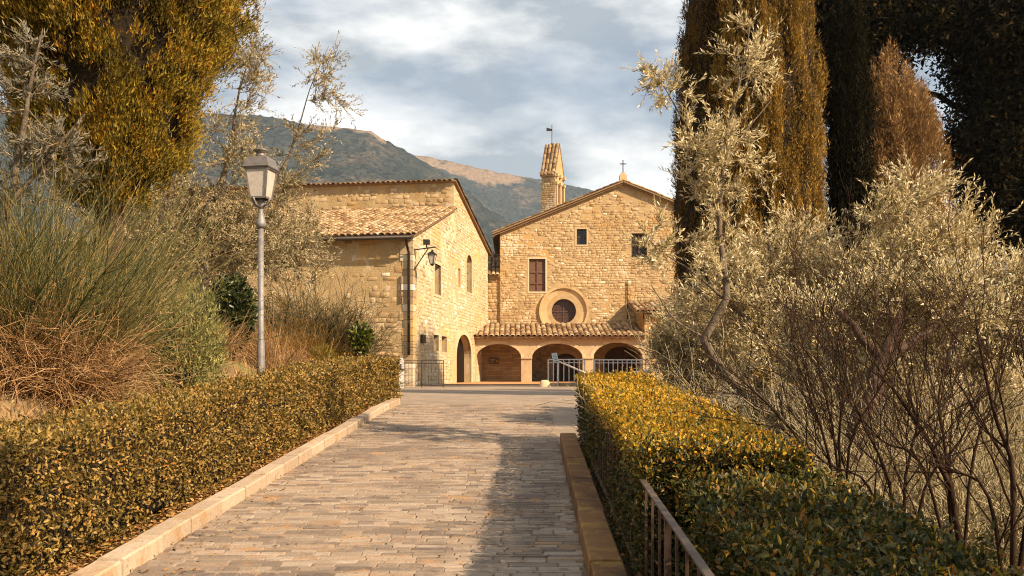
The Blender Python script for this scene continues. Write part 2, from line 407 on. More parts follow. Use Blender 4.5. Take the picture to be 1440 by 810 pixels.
M['undergrowth'] = leaf_mat("undergrowth", [(0.0, (0.07, 0.06, 0.02)), (0.5, (0.18, 0.14, 0.055)), (1.0, (0.38, 0.30, 0.14))], 0.8, 0.2, 0.2, clump=(0.7, 0.6))
M['cypress_shade'] = leaf_mat("cypress_shade", [(0.0, (0.03, 0.02, 0.006)), (0.5, (0.10, 0.06, 0.014)), (1.0, (0.22, 0.125, 0.03))], 0.75, 0.15, 0.1, clump=(1.2, 0.5))  # darker copy of the cypress leaf, with shade put into its colour
# ------------------------------------------------------------------ terrain
SKEW = 0.021                      # the path runs a touch to the right of the view axis
def pz(v):
    v = np.asarray(v, dtype=float)
    t = np.clip(v - 15, 0, 4)
    return np.maximum(0.0555 * np.minimum(v, 15) + 0.0555 * (t - t * t / 8), -1.2)
PLAZA_Z = float(pz(30))

def ground_z(x, y):
    x = np.asarray(x, dtype=float); y = np.asarray(y, dtype=float)
    u = x - SKEW * y
    z = pz(y) - 0.06
    left = 1.0 * sstep(3.25, 4.7, -u) + 1.3 * sstep(4.6, 11, -u)
    left = left * (1 - sstep(21, 27, y) * sstep(-9, -5.5, x)) * (1 - sstep(25, 33, y) * sstep(-15, -9, x)) * sstep(-60, -10, x + 0 * y)
    right = -0.25 * sstep(1.6, 3.5, u) - 0.9 * sstep(4, 16, u)
    right = right * (1 - sstep(14, 24, y))
    nz = fbm(x * 1.3, y * 1.3, 3) * 0.10 * sstep(3.4, 5, np.abs(u + 0.9)) * (1 - sstep(24, 34, y))
    far = -0.15 * sstep(56, 90, y)
    return z + left + right + nz + far

def axis_pts(lim, core, step):
    a = list(np.arange(-core, core + 1e-6, step)); d = step
    hi = core
    out_hi, out_lo = [], []
    while hi < lim:
        d *= 1.25; hi += d; out_hi.append(hi); out_lo.append(-hi)
    return np.array(out_lo[::-1] + a + out_hi)
gx = axis_pts(2600, 16, 0.45)
gy = axis_pts(2600, 24, 0.55) + 14
XX, YY = np.meshgrid(gx, gy)
ZZ = ground_z(XX, YY)
nxg, nyg = len(gx), len(gy)
idx = np.arange(nxg * nyg).reshape(nyg, nxg)
quads = np.stack([idx[:-1, :-1], idx[:-1, 1:], idx[1:, 1:], idx[1:, :-1]], -1).reshape(-1, 4)
ground = link("ground", np_mesh("ground", np.stack([XX, YY, ZZ], -1).reshape(-1, 3), quads, smooth=True), M['earth'])
tag(ground, "dry earthy ground and grassy banks under the trees", kind="structure")

def sheet(name, x0, x1, v0, v1, zoff, mat, nv=40, skew=True, nu=2):
    vs = np.linspace(v0, v1, nv); us = np.linspace(x0, x1, nu)
    U, Vv = np.meshgrid(us, vs)
    X = U + (SKEW * Vv if skew else 0)
    P = np.stack([X, Vv, pz(Vv) + zoff], -1).reshape(-1, 3)
    i = np.arange(nv * nu).reshape(nv, nu)
    q = np.stack([i[:-1, :-1], i[:-1, 1:], i[1:, 1:], i[1:, :-1]], -1).reshape(-1, 4)
    o = link(name, np_mesh(name, P, q), mat)
    o["kind"] = "structure"
    return o

U_L, U_R = -2.54, 0.36
path = sheet("path", U_L - 0.02, U_R + 0.25, -4, 17.6, -0.004, M['paver_bed'], 90)
path["label"] = "sloping stone paved path leading up to the church"

# plaza beyond the slope: stones too small to tell apart, so the material takes over
def plaza_mat():
    m, n, l = new_mat("plaza_paving")
    o = n.new("ShaderNodeOutputMaterial"); p = n.new("ShaderNodeBsdfPrincipled")
    geo = n.new("ShaderNodeNewGeometry")
    br = n.new("ShaderNodeTexBrick")
    br.inputs["Scale"].default_value = 1.0
    br.inputs["Brick Width"].default_value = 0.26; br.inputs["Row Height"].default_value = 0.15
    br.inputs["Mortar Size"].default_value = 0.012
    br.inputs["Color1"].default_value = (0.33, 0.255, 0.185, 1); br.inputs["Color2"].default_value = (0.22, 0.165, 0.12, 1)
    br.inputs["Mortar"].default_value = (0.25, 0.185, 0.125, 1)
    l.new(geo.outputs["Position"], br.inputs["Vector"])
    nz = noise(n, l, 0.9, 6, 0.6, geo.outputs["Position"])
    r = ramp(n, [(0.3, (0.8, 0.78, 0.76)), (0.7, (1.12, 1.1, 1.06))]); l.new(nz.outputs["Fac"], r.inputs[0])
    l.new(mixc(n, l, 1.0, br.outputs["Color"], r.outputs[0], 'MULTIPLY'), p.inputs["Base Color"])
    p.inputs["Roughness"].default_value = 0.8
    l.new(p.outputs[0], o.inputs[0])
    return m
M['plaza'] = plaza_mat()
plaza = sheet("plaza_pavement", -3.3, 8.5, 17.45, 24.02, -0.008, M['plaza'], 30, True)
plaza["label"] = "level paved forecourt in front of the church"
plaza2 = sheet("plaza_pavement", -7.0, 8.6, 24.0, 41.2, -0.012, M["plaza"], 20, True)
plaza2["label"] = "wider level paving nearer the church"
side_pave = sheet("side_pavement", U_R - 0.01, 2.6, 11.62, 17.6, 0.001, M['plaza'], 12, True)
side_pave["label"] = "paving beyond the end of the trimmed hedge"
forecourt = sheet("terracotta_pavement", -3.6, 10.0, 41.0, 53.0, 0.01, M['terracotta'], 6, False)
forecourt["label"] = "terracotta strip of paving along the church foot"

# --- paving stones: 300 nearest as pieces, the rest joined
rng = np.random.RandomState(11)
stones = []
v = 3.6
while v < 17.5:
    rowd = rng.choice([0.045, 0.055, 0.07, 0.085, 0.11], p=[.2, .25, .25, .2, .1])
    dark_row = rng.rand() < 0.14
    u = U_L + rng.uniform(-0.2, 0.0)
    run = 0
    while u < U_R:
        if dark_row and (run > 0 or rng.rand() < 0.25):
            w = rng.uniform(0.10, 0.15)
            if run == 0: run = rng.randint(2, 6)
            run -= 1; r = rng.uniform(0, 0.1)
        else:
            w = rng.choice([rng.uniform(0.09, 0.20), rng.uniform(0.20, 0.34)])
            r = rng.uniform(0.14, 1.0) if rng.rand() < 0.94 else rng.uniform(0, 0.14)
        a, b = max(u, U_L), min(u + w, U_R)
        if b - a > 0.05:
            stones.append((a, b, v, v + rowd, r))
        u += w + rng.uniform(0.001, 0.012)
    v += rowd + rng.uniform(0.002, 0.012)

def stone_block(a, b, c, d, r):
    """one slightly uneven paving stone; returns local verts"""
    g = 0.006
    j = lambda s: rng.uniform(-s, s)
    top = [(a + g + j(.006), c + g + j(.006)), (b - g + j(.006), c + g + j(.006)), (b - g + j(.006), d - g + j(.006)), (a + g + j(.006), d - g + j(.006))]
    low = [(a, c), (b, c), (b, d), (a, d)]
    h = 0.002 + rng.uniform(0, 0.006)
    vs = []
    for (x, y) in low:
        vs.append((x + SKEW * y, y, float(pz(y)) - 0.03))
    for (x, y) in low:
        vs.append((x + SKEW * y, y, float(pz(y)) + h - 0.010))
    for (x, y) in top:
        vs.append((x + SKEW * y, y, float(pz(y)) + h + j(.002)))
    return vs
BLK_F = [(0, 1, 5, 4), (1, 2, 6, 5), (2, 3, 7, 6), (3, 0, 4, 7), (4, 5, 9, 8), (5, 6, 10, 9), (6, 7, 11, 10), (7, 4, 8, 11), (8, 9, 10, 11)]
in_view = [s for s in stones if (s[2] > 5.4) and 100 < 720 + (0.5 * (s[0] + s[1]) + SKEW * s[2]) * F / s[2] < 860]
near_stones = in_view[:300]
near_set = set(near_stones)
for s in near_stones:
    mb = MB(); mb.add(stone_block(*s), BLK_F, s[4])
    me = mb.mesh("paving_stone")
    o = bpy.data.objects.new("paving_stone", me); COL.objects.link(o)
    me.materials.append(M['paver']); o.parent = path
mb = MB()
for s in stones:
    if s not in near_set: mb.add(stone_block(*s), BLK_F, s[4])
rest = mb.build("paving_stone", M['paver'], path); rest["kind"] = "stuff"

# --- kerbs
def kerb(name, label, side_u0, side_u1, v0, v1, h, step, mat, group=None, z_in=0.0, seed=1):
    root = empty(name, (0.5 * (side_u0 + side_u1) + SKEW * v0, v0, float(pz(v0))))
    rs = np.random.RandomState(seed)
    tag(root, label, "kerb")
    v = v0
    while v < v1 - 0.05:
        ve = min(v + step * rs.uniform(0.85, 1.15), v1)
        mb = MB(); g = 0.012
        du = rs.uniform(-0.009, 0.009); dh = rs.uniform(-0.009, 0.009)
        vs = []
        n = 3
        for k in range(n):
            vv = v + 0.004 + (ve - v - 0.008) * k / (n - 1)
            zz = float(pz(vv)); s = SKEW * vv
            vs += [(side_u0 + s + du, vv, zz - 0.1), (side_u0 + s + du, vv, zz + h - g + dh), (side_u0 + g + s + du, vv, zz + h + dh),
                   (side_u1 - g + s + du, vv, zz + h + dh), (side_u1 + s + du, vv, zz + h - g + dh), (side_u1 + s + du, vv, zz - 0.1)]
        fs = []
        for k in range(n - 1):
            for q in range(5):
                fs.append((k * 6 + q, k * 6 + q + 1, (k + 1) * 6 + q + 1, (k + 1) * 6 + q))
        fs += [tuple(range(6))[::-1], tuple(range((n - 1) * 6, n * 6))]
        mb.add(vs, fs, rs.rand())
        mb.build("kerb_stone", mat, root)
        v = ve
    return root
kerb("kerb", "pale stone kerb along the lit side of the path under the olive-brown hedge", U_L - 0.17, U_L, 2.5, 17.7, 0.11, 0.62, M['kerb'], seed=4)
kerb("low_kerb_wall", "rust-brown low kerb wall at the foot of the iron railing", U_R, U_R + 0.20, 2.2, 11.6, 0.15, 1.25, M['kerb_rusty'], seed=9)

# ------------------------------------------------------------------ mountains and haze
def mountain_mat(name, warm):
    m, n, l = new_mat(name)
    o = n.new("ShaderNodeOutputMaterial"); p = n.new("ShaderNodeBsdfPrincipled")
    geo = n.new("ShaderNodeNewGeometry"); pos = geo.outputs["Position"]
    a = n.new("ShaderNodeAttribute"); a.attribute_name = "rnd"
    n1 = noise(n, l, 0.010, 10, 0.68, pos)
    r1 = ramp(n, [(0.35, (0.015, 0.019, 0.017)), (0.52, (0.028, 0.031, 0.025)), (0.60, (0.06, 0.047, 0.033)), (0.76, (0.11, 0.078, 0.055))])
    l.new(n1.outputs["Fac"], r1.inputs[0])
    n2 = noise(n, l, 0.12, 5, 0.75, pos)
    r2 = ramp(n, [(0.40, (0.12, 0.12, 0.12)), (0.62, (1.9, 1.9, 1.9))]); l.new(n2.outputs["Fac"], r2.inputs[0])
    c = mixc(n, l, 1.0, r1.outputs[0], r2.outputs[0], 'MULTIPLY')
    n3 = noise(n, l, 0.02, 6, 0.6, pos)
    gold = mathn(n, l, 'ADD', a.outputs["Fac"], mathn(n, l, 'MULTIPLY', mathn(n, l, 'SUBTRACT', n3.outputs["Fac"], 0.5), 1.3))
    r3 = ramp(n, [(0.42, (0, 0, 0)), (0.56, (1, 1, 1))]); l.new(gold, r3.inputs[0])
    r4 = ramp(n, [(0.35, (0.45, 0.45, 0.45)), (0.6, (1.25, 1.25, 1.25))]); l.new(n2.outputs["Fac"], r4.inputs[0])
    c = mixc(n, l, r3.outputs[0], c, mixc(n, l, 1.0, warm, r4.outputs[0], 'MULTIPLY'))
    l.new(c, p.inputs["Base Color"]); p.inputs["Roughness"].default_value = 1.0; p.inputs["Specular IOR Level"].default_value = 0.0
    l.new(p.outputs[0], o.inputs[0])
    return m

def ridge(name, label, prof, dist, base_d, gold_fn, seed, warm):
    xs = np.linspace(-350, 1500, 430)
    py = np.interp(xs, [p[0] for p in prof], [p[1] for p in prof])
    nrow = 84
    t = np.linspace(0, 1, nrow)
    Xp, T = np.meshgrid(xs, t)
    PY = np.broadcast_to(py, Xp.shape)
    D = base_d + (dist - base_d) * T
    top_z = EYE + (520 - PY) * dist / F
    X = (Xp - 720) / F * (dist * (0.55 + 0.45 * T))
    prof_t = T ** 1.15
    Z = 2 + (top_z - 2) * prof_t
    sc = 1 / 90.0
    env = np.sin(np.pi * np.clip(T, 0, 1)) ** 0.7
    Z = Z + env * top_z * 0.16 * fbm(X * sc * 0.8, D * sc * 0.8, seed, 5)
    Z = Z - env * top_z * 0.05 * np.abs(fbm(X / 40, D / 150, seed + 2, 4))
    Z = Z + 2.2 * fbm(X / 5.5, D / 5.5, seed + 5, 3) * np.clip(T * 4, 0, 1)
    rs = np.random.RandomState(seed)
    gold = gold_fn(Xp, T)
    Z = Z + rs.rand(*Z.shape) * 3.2 * np.clip(T * 4, 0, 1) * (gold < 0.4)
    P = np.stack([X, D, Z], -1)
    # back side so that the ridge is a body
    Pb = P[-1:].copy(); Pb[..., 1] += 250; Pb[..., 2] = 0
    P = np.concatenate([P, Pb]); gold = np.concatenate([gold, gold[-1:]])
    n2, n1 = P.shape[:2]
    i = np.arange(n1 * n2).reshape(n2, n1)
    q = np.stack([i[:-1, :-1], i[:-1, 1:], i[1:, 1:], i[1:, :-1]], -1).reshape(-1, 4)
    o = link(name, np_mesh(name, P.reshape(-1, 3), q, rnd=gold.ravel(), smooth=True), mountain_mat(name, warm))
    tag(o, label, kind="structure")
ridge("mountain", "wooded mountain slope falling behind the house roof", [(-350, 190), (0, 150), (150, 152), (280, 160), (380, 165), (440, 176), (490, 180), (522, 184), (533, 193), (580, 219), (620, 243), (660, 272), (690, 298), (730, 318), (800, 350), (900, 400), (1900, 470)],
      1500, 560, lambda x, t: np.clip((t - 0.955) * 14, 0, 0.62) * ((x > 420) & (x < 545)) + 0.12 * (t > 0.5), 21, (0.19, 0.13, 0.08))
ridge("far_mountain", "far mountain ridge with bare golden grass on its crest", [(-350, 260), (400, 240), (560, 217), (600, 220), (650, 231), (700, 242), (750, 251), (790, 259), (830, 268), (860, 276), (960, 300), (1100, 330), (1900, 380)],
      2300, 1500, lambda x, t: np.where(x < 780, np.clip((t - 0.91) * 12, 0, 0.60), 0.15) * np.clip((800 - x) / 90, 0, 1) + 0.1, 33, (0.20, 0.135, 0.08))

# the air between here and the mountains
HB = MB(); HB.box(-3900, 3900, -3600, 3900, -3.0, 640.0)
hm, hn, hl = new_mat("haze_air")
h_o = hn.new("ShaderNodeOutputMaterial"); h_v = hn.new("ShaderNodeVolumePrincipled")
h_v.inputs["Color"].default_value = (0.62, 0.79, 0.97, 1)
h_v.inputs["Density"].default_value = 0.00013
h_v.inputs["Anisotropy"].default_value = 0.1
hl.new(h_v.outputs[0], h_o.inputs["Volume"])
haze = HB.build("haze", hm); tag(haze, "thin bluish haze in the air towards the mountains", kind="stuff")
# ------------------------------------------------------------------ building kit
def inside(poly, x, y):
    poly = np.asarray(poly, dtype=float); n = len(poly)
    res = np.zeros(np.shape(x), dtype=bool); j = n - 1
    for i in range(n):
        xi, yi = poly[i]; xj, yj = poly[j]
        if yi != yj:
            c = ((yi > y) != (yj > y)) & (x < (xj - xi) * (y - yi) / (yj - yi) + xi)
            res ^= c
        j = i
    return res

class Plane:
    """a vertical wall plane: origin O (x, y), direction e along the wall, outward normal n"""
    def __init__(s, O, e):
        s.O = np.array([O[0], O[1], 0.0]); L = math.hypot(*e); s.e = np.array([e[0] / L, e[1] / L, 0.0])
        s.n = np.array([s.e[1], -s.e[0], 0.0])
    def p(s, u, z, off=0.0):
        return s.O + s.e * u + s.n * off + np.array([0, 0, z])
    def px(s, x, y):
        """(u, z) on this wall seen in direction (x, y)"""
        k = (x - 720) / F
        u = (k * s.O[1] - s.O[0]) / (s.e[0] - k * s.e[1])
        d = s.O[1] + s.e[1] * u
        return (u, EYE + (520 - y) * d / F)
    def rect(s, x0, y0, x1, y1):
        a, b = s.px(x0, y0), s.px(x1, y0); c = s.px(x0, y1)
        return [(a[0], c[1]), (b[0], c[1]), (b[0], a[1]), (a[0], a[1])]

def arch_poly(u0, u1, zb, zs, zt, n=12, pointed=False):
    pts = [(u0, zb), (u1, zb)]
    if pointed:
        c = 0.5 * (u0 + u1); h = zt - zs; w = 0.5 * (u1 - u0)
        for k in range(n + 1):
            t = k / n; pts.append((u1 - w * (t ** 1.7), zs + h * math.sin(t * math.pi / 2) ** 0.9))
        for k in range(n - 1, -1, -1):
            t = k / n; pts.append((u0 + w * (t ** 1.7), zs + h * math.sin(t * math.pi / 2) ** 0.9))
    else:
        c = 0.5 * (u0 + u1); w = 0.5 * (u1 - u0)
        for k in range(n + 1):
            a = math.pi * k / n; pts.append((c + w * math.cos(a), zs + (zt - zs) * math.sin(a)))
    return pts

def circle_poly(c, r, n=28):
    return [(c[0] + r * math.cos(2 * math.pi * k / n), c[1] + r * math.sin(2 * math.pi * k / n)) for k in range(n)]

def wall_panel(name, pl, outer, holes, thick, mat, parent, sides=True):
    loops = [outer] + list(holes)
    flat = [q for L in loops for q in L]
    tris = tessellate_polygon([[Vector((q[0], q[1], 0)) for q in L] for L in loops])
    vs = [pl.p(u, z, 0) for u, z in flat] + [pl.p(u, z, -thick) for u, z in flat]
    N = len(flat)
    fs = []
    for t in tris:
        a, b, c = t
        ar = (flat[b][0] - flat[a][0]) * (flat[c][1] - flat[a][1]) - (flat[c][0] - flat[a][0]) * (flat[b][1] - flat[a][1])
        if abs(ar) < 1e-9: continue
        if ar < 0: a, c = c, a
        fs.append((a, b, c)); fs.append((N + c, N + b, N + a))
    k = 0
    for L in loops:
        n = len(L)
        for i in range(n):
            a, b = k + i, k + (i + 1) % n
            fs.append((a, b, N + b, N + a))
        k += n
    me = bpy.data.meshes.new(name); me.from_pydata([tuple(v) for v in vs], [], fs)
    me.update()
    import bmesh
    bm = bmesh.new(); bm.from_mesh(me); bmesh.ops.recalc_face_normals(bm, faces=bm.faces); bm.to_mesh(me); bm.free()
    return link(name, me, mat, parent)

def masonry(pl, outer, holes, mat, parent, h=(0.12, 0.24), w=(0.18, 0.5), proud=0.03, keep=1.0, seed=0, gap=0.012, name="wall_stone", rough=0.014, wave=0.07, singles=0):
    rs = np.random.RandomState(seed)
    us = [p[0] for p in outer]; zs = [p[1] for p in outer]
    rects = []
    z = min(zs)
    while z < max(zs):
        hh = rs.uniform(*h); u = min(us) - rs.uniform(0, w[0])
        while u < max(us):
            ww = w[0] + (w[1] - w[0]) * rs.rand() ** 1.8
            h2 = hh * rs.uniform(0.82, 1.0)
            rects.append((max(u, min(us) + 0.01), min(u + ww, max(us) - 0.01), z, z + h2))
            u += ww + gap
        z += hh + gap * 0.6
    Rc = np.array(rects); Rc = Rc[Rc[:, 1] - Rc[:, 0] > 0.07]
    ok = np.ones(len(Rc), dtype=bool)
    for fu in (0.0, 0.5, 1.0):
        for fz in (0.0, 0.5, 1.0):
            x = Rc[:, 0] + (Rc[:, 1] - Rc[:, 0]) * fu; y = Rc[:, 2] + (Rc[:, 3] - Rc[:, 2]) * fz
            ok &= inside(outer, x, y)
            for H in holes: ok &= ~inside(H, x, y)
    if keep < 1:
        patch = fbm(Rc[:, 0] * 1.1, Rc[:, 2] * 1.1, seed + 40)
        ok &= (rs.rand(len(Rc)) < keep + 0.5 * patch)
    Rc = Rc[ok]; N = len(Rc)
    g = 0.012
    def corner(iu, iz, inset, jit):
        u = Rc[:, iu] + (inset if iu == 0 else -inset) + rs.uniform(-jit, jit, N)
        zz = Rc[:, iz] + (inset if iz == 2 else -inset) + rs.uniform(-jit, jit, N) + wave * fbm(Rc[:, iu] * 1.3 + seed, Rc[:, iz] * 1.7, seed + 3, 3)
        return u, zz
    out = proud * rs.uniform(0.3, 1.0, N)
    V = np.zeros((N, 12, 3))
    for k, (iu, iz) in enumerate(((0, 2), (1, 2), (1, 3), (0, 3))):
        u, zz = corner(iu, iz, 0, rough)
        tilt = rs.uniform(-0.3, 0.3, N) * proud
        for lay, (ins, off) in enumerate(((0, -0.02 + 0 * out), (0.0, out * 0.45), (g, out + tilt * 0.5))):
            uu = u + (ins if iu == 0 else -ins); z2 = zz + (ins if iz == 2 else -ins)
            V[:, lay * 4 + k] = pl.O + pl.e * uu[:, None] + pl.n * off[:, None] + np.stack([0 * uu, 0 * uu, z2], -1)
    f = np.array(BLK_F)
    rv = np.clip(0.22 + 0.5 * rs.rand(N) + 0.30 * fbm(Rc[:, 0] * 0.9, Rc[:, 2] * 0.9, seed + 9, 3) + (rs.rand(N) < 0.06) * 0.35 - (rs.rand(N) < 0.06) * 0.3, 0.0, 0.999)
    # the largest stones can be told apart: each is a piece of its own
    size = np.minimum(Rc[:, 1] - Rc[:, 0], 2.5 * (Rc[:, 3] - Rc[:, 2]))
    order = np.argsort(-size); big = order[:singles]; small = order[singles:]
    for i in big:
        link(name, np_mesh(name, V[i], f, rnd=np.full(12, rv[i])), mat, parent)
    V = V[small]; N = len(small)
    Fq = (np.arange(N)[:, None, None] * 12 + f[None]).reshape(-1, 4)
    o = link(name, np_mesh(name, V.reshape(-1, 3), Fq, rnd=np.repeat(rv[small], 12)), mat, parent)
    o["kind"] = "stuff"
    return o

def tile_mesh(name, r0=0.5, r1=0.40, L=1.0, n=6, seed=0):
    """a curved cover tile, wide end at y=0; unit width and length, closed underneath"""
    rs = np.random.RandomState(seed)
    vs = []
    for y, r in ((0, r0), (L, r1)):
        for k in range(n + 1):
            a = math.pi * k / n
            vs.append((-r * math.cos(a), y + rs.uniform(-.01, .01), 0.62 * r * math.sin(a) + (0.05 if y == 0 else 0)))
        for k in range(n + 1):
            a = math.pi * k / n; q = r * 0.78
            vs.append((-q * math.cos(a), y, 0.62 * q * math.sin(a) + (0.05 if y == 0 else 0)))
    m = 2 * (n + 1)
    fs = []
    for k in range(n):
        fs.append((k, k + 1, m + k + 1, m + k))
        fs.append((n + 1 + k + 1, n + 1 + k, m + n + 1 + k, m + n + 2 + k))
        fs.append((k + 1, k, n + 1 + k, n + 2 + k))
    me = bpy.data.meshes.new(name); me.from_pydata(vs, [], fs)
    me.polygons.foreach_set("use_smooth", np.array([i % 3 == 0 for i in range(len(fs))], dtype=bool))
    me.materials.append(M['tile']); me.update()
    return me
TILES = [tile_mesh("roof_tile", seed=i) for i in range(4)]

def place_tile(parent, pos, ex, ey, width, length, lift=0.0, rs=None, name="roof_tile"):
    ex = Vector(ex).normalized(); ey = Vector(ey).normalized(); ez = ex.cross(ey).normalized()
    jit = rs.uniform(-0.035, 0.035) if rs is not None else 0
    ex2 = (ex + ey * jit).normalized(); ey2 = ez.cross(ex2).normalized()
    Mx = Matrix(((ex2.x * width, ey2.x * length, ez.x * width, pos[0] + ez.x * lift), (ex2.y * width, ey2.y * length, ez.y * width, pos[1] + ez.y * lift), (ex2.z * width, ey2.z * length, ez.z * width, pos[2] + ez.z * lift), (0, 0, 0, 1)))
    return Mx

def tile_field(parent, O, ex, ey, width, slope_len, pitch, expo, max_obj=300, seed=0, keep=None, order='near'):
    rs = np.random.RandomState(seed)
    O = Vector(O); exn = Vector(ex).normalized(); eyn = Vector(ey).normalized()
    ncol = int(width / pitch); nrow = int(math.ceil(slope_len / expo))
    mats = []
    for j in range(nrow):
        for i in range(ncol):
            pos = O + exn * (pitch * (i + 0.5) + rs.uniform(-0.012, 0.012)) + eyn * (j * expo + rs.uniform(-0.02, 0.02) - 0.04)
            ln = min(expo * 1.22, slope_len - j * expo + 0.05)
            if keep and not keep(pos): continue
            mats.append(place_tile(parent, pos, exn, eyn, pitch * rs.uniform(0.88, 0.96), ln, 0.02, rs))
    for Mx in mats[:max_obj]:
        o = bpy.data.objects.new("roof_tile", TILES[rs.randint(4)]); COL.objects.link(o)
        o.parent = parent; o.matrix_parent_inverse = parent_inv(parent); o.matrix_basis = Mx
    restm = mats[max_obj:]
    if restm:
        src = TILES[0]
        tv = np.array([v.co[:] for v in src.vertices]); tf = np.array([p.vertices[:] for p in src.polygons])
        V = np.concatenate([(np.array(Mx)[:3, :3] @ tv.T).T + np.array(Mx)[:3, 3] for Mx in restm])
        Fq = np.concatenate([tf + k * len(tv) for k in range(len(restm))])
        me = np_mesh("roof_tile", V, Fq, rnd=np.repeat(rs.rand(len(restm)), len(tv)))
        o = link("roof_tile", me, M['tile'], parent); o["kind"] = "stuff"

def slab(name, pts, thick, mat, parent):
    """a sheet of four corners given thickness downwards along its normal"""
    p = [Vector(q) for q in pts]
    n = (p[1] - p[0]).cross(p[3] - p[0]).normalized()
    if n.z < 0: n = -n
    vs = p + [q - n * thick for q in p]
    mb = MB(); mb.add(vs, [(0, 1, 2, 3), (7, 6, 5, 4), (0, 4, 5, 1), (1, 5, 6, 2), (2, 6, 7, 3), (3, 7, 4, 0)])
    return mb.build(name, mat, parent)

def verge_tiles(parent, a, b, out, expo=0.42, width=0.24, seed=0):
    """a line of tiles up a roof edge from a to b; out = horizontal direction across the edge"""
    rs = np.random.RandomState(seed)
    a, b = Vector(a), Vector(b); ey = (b - a).normalized(); L = (b - a).length
    for k in range(int(L / expo)):
        pos = a + ey * (k * expo)
        Mx = place_tile(parent, pos, Vector(out), ey, width, expo * 1.25, 0.015, rs)
        o = bpy.data.objects.new("roof_tile", TILES[rs.randint(4)]); COL.objects.link(o)
        o.parent = parent; o.matrix_parent_inverse = parent_inv(parent); o.matrix_basis = Mx

def frame_around(pl, poly, w, proud, name, mat, parent, depth=0.1):
    """a flat band round an opening (closed polygon)"""
    c = np.mean(np.array(poly), axis=0)
    n = len(poly); out = []
    P = np.array(poly)
    for i in range(n):
        a, b, d = P[i - 1], P[i], P[(i + 1) % n]
        t1 = (b - a) / (np.linalg.norm(b - a) + 1e-9); t2 = (d - b) / (np.linalg.norm(d - b) + 1e-9)
        m = np.array([t1[1] + t2[1], -(t1[0] + t2[0])]); m = m / (np.linalg.norm(m) + 1e-9)
        co = max(0.5, m @ np.array([t1[1], -t1[0]]))
        out.append(b + m * w / co)
    mb = MB()
    vs = [pl.p(q[0], q[1], proud) for q in P] + [pl.p(q[0], q[1], proud) for q in out] + [pl.p(q[0], q[1], -depth) for q in P] + [pl.p(q[0], q[1], -depth) for q in out]
    fs = []
    for i in range(n):
        j = (i + 1) % n
        fs += [(i, j, n + j, n + i), (n + i, n + j, 3 * n + j, 3 * n + i), (2 * n + i, 2 * n + j, j, i)]
    mb.add(vs, fs)
    return mb.build(name, mat, parent)

def pane(pl, poly, off, mat, parent, name="pane", thick=0.03):
    vs = [pl.p(u, z, off) for u, z in poly] + [pl.p(u, z, off - thick) for u, z in poly]; n = len(poly)
    mb = MB(); mb.add(vs, [tuple(range(n)), tuple(range(2 * n - 1, n - 1, -1))] + [(i, n + i, n + (i + 1) % n, (i + 1) % n) for i in range(n)])
    return mb.build(name, mat, parent)

def plane_bar(mb, pl, a, b, off, w, dep):
    mb.bar(pl.p(a[0], a[1], off), pl.p(b[0], b[1], off), w, dep, up=tuple(pl.n))

GZ = PLAZA_Z - 0.1
M['inside_shade'] = plain('inside_shade', (0.018, 0.011, 0.007), 0.9, spec=0.05)
# ------------------------------------------------------------------ the house on the left of the church
house = empty("stone_house", (-3.94, 36, PLAZA_Z))
tag(house, "ochre stone house with stepped tile roof and arched doorway, beside the church", "house")
GAB = Plane((-3.94, 36.0), (2.56, 16.0))        # gable wall, seen obliquely
LEN = math.hypot(2.56, 16.0)
FRO = Plane((-3.94 - 15.0 * GAB.e[1], 36.0 + 15.0 * GAB.e[0]), (GAB.e[1], -GAB.e[0]))   # long wall facing the path
z_eave, z_low, z_ridge, z_back = 7.03, 9.35, 10.50, 8.25
u_mid = 7.72
door_a, door_b = GAB.px(641.2, 537), GAB.px(662.5, 537)
door_hole = arch_poly(door_a[0], door_b[0], PLAZA_Z - 0.05, GAB.px(652, 503)[1], GAB.px(652, 470.5)[1], 10, True)
wins = [GAB.rect(611, 370, 619.8, 413), GAB.rect(644.6, 377, 647.6, 403), GAB.rect(609.2, 470.5, 616.6, 493), GAB.rect(620.6, 472.5, 628, 495)]
la, lb = GAB.px(656.4, 410), GAB.px(663.2, 410)
lancet = arch_poly(la[0], lb[0], la[1], GAB.px(660, 368)[1], GAB.px(660, 358.8)[1], 8)
g_outer = [(0, GZ), (LEN, GZ), (LEN, z_back), (u_mid + 0.02, z_ridge), (u_mid - 0.3, z_ridge), (u_mid - 0.3, z_low - 0.05), (0, z_eave)]
door_notch = [(door_hole[0][0], GZ + 0.001)] + [(door_hole[1][0], GZ + 0.001)] + door_hole[2:]
gable = wall_panel("gable_wall", GAB, g_outer, wins + [lancet, door_notch], 0.38, M['house_mortar'], house)
wide_wins = [[(p[0] + (0.12 if i in (1, 2) else -0.12), p[1] + (0.06 if i > 1 else -0.06)) for i, p in enumerate(w)] for w in wins]
dc = 0.5 * (door_a[0] + door_b[0])
door_big = [(dc + (p[0] - dc) * 1.28, GZ + (p[1] - GZ) * 1.08) for p in door_notch]
lanc_big = [(p[0] + (p[0] - 0.5 * (la[0] + lb[0])) * 0.5, p[1] + 0.05) for p in lancet]
masonry(GAB, [(0.03, GZ), (LEN - 0.03, GZ), (LEN - 0.03, z_back - 0.1), (u_mid, z_ridge - 0.12), (u_mid - 0.32, z_ridge - 0.12), (u_mid - 0.34, z_low - 0.1), (0.03, z_eave - 0.1)],
        wide_wins + [lanc_big, door_big], M['house_stone'], gable, (0.09, 0.17), (0.11, 0.34), 0.024, 0.6, 5, 0.03, rough=0.022, singles=160)
frame_around(GAB, door_hole, 0.24, 0.03, "door_surround", M['pale_stone'], house)
for w_ in wins[:1] + wins[2:]:
    frame_around(GAB, w_, 0.11, 0.025, "window_surround", M['pale_stone'], house)
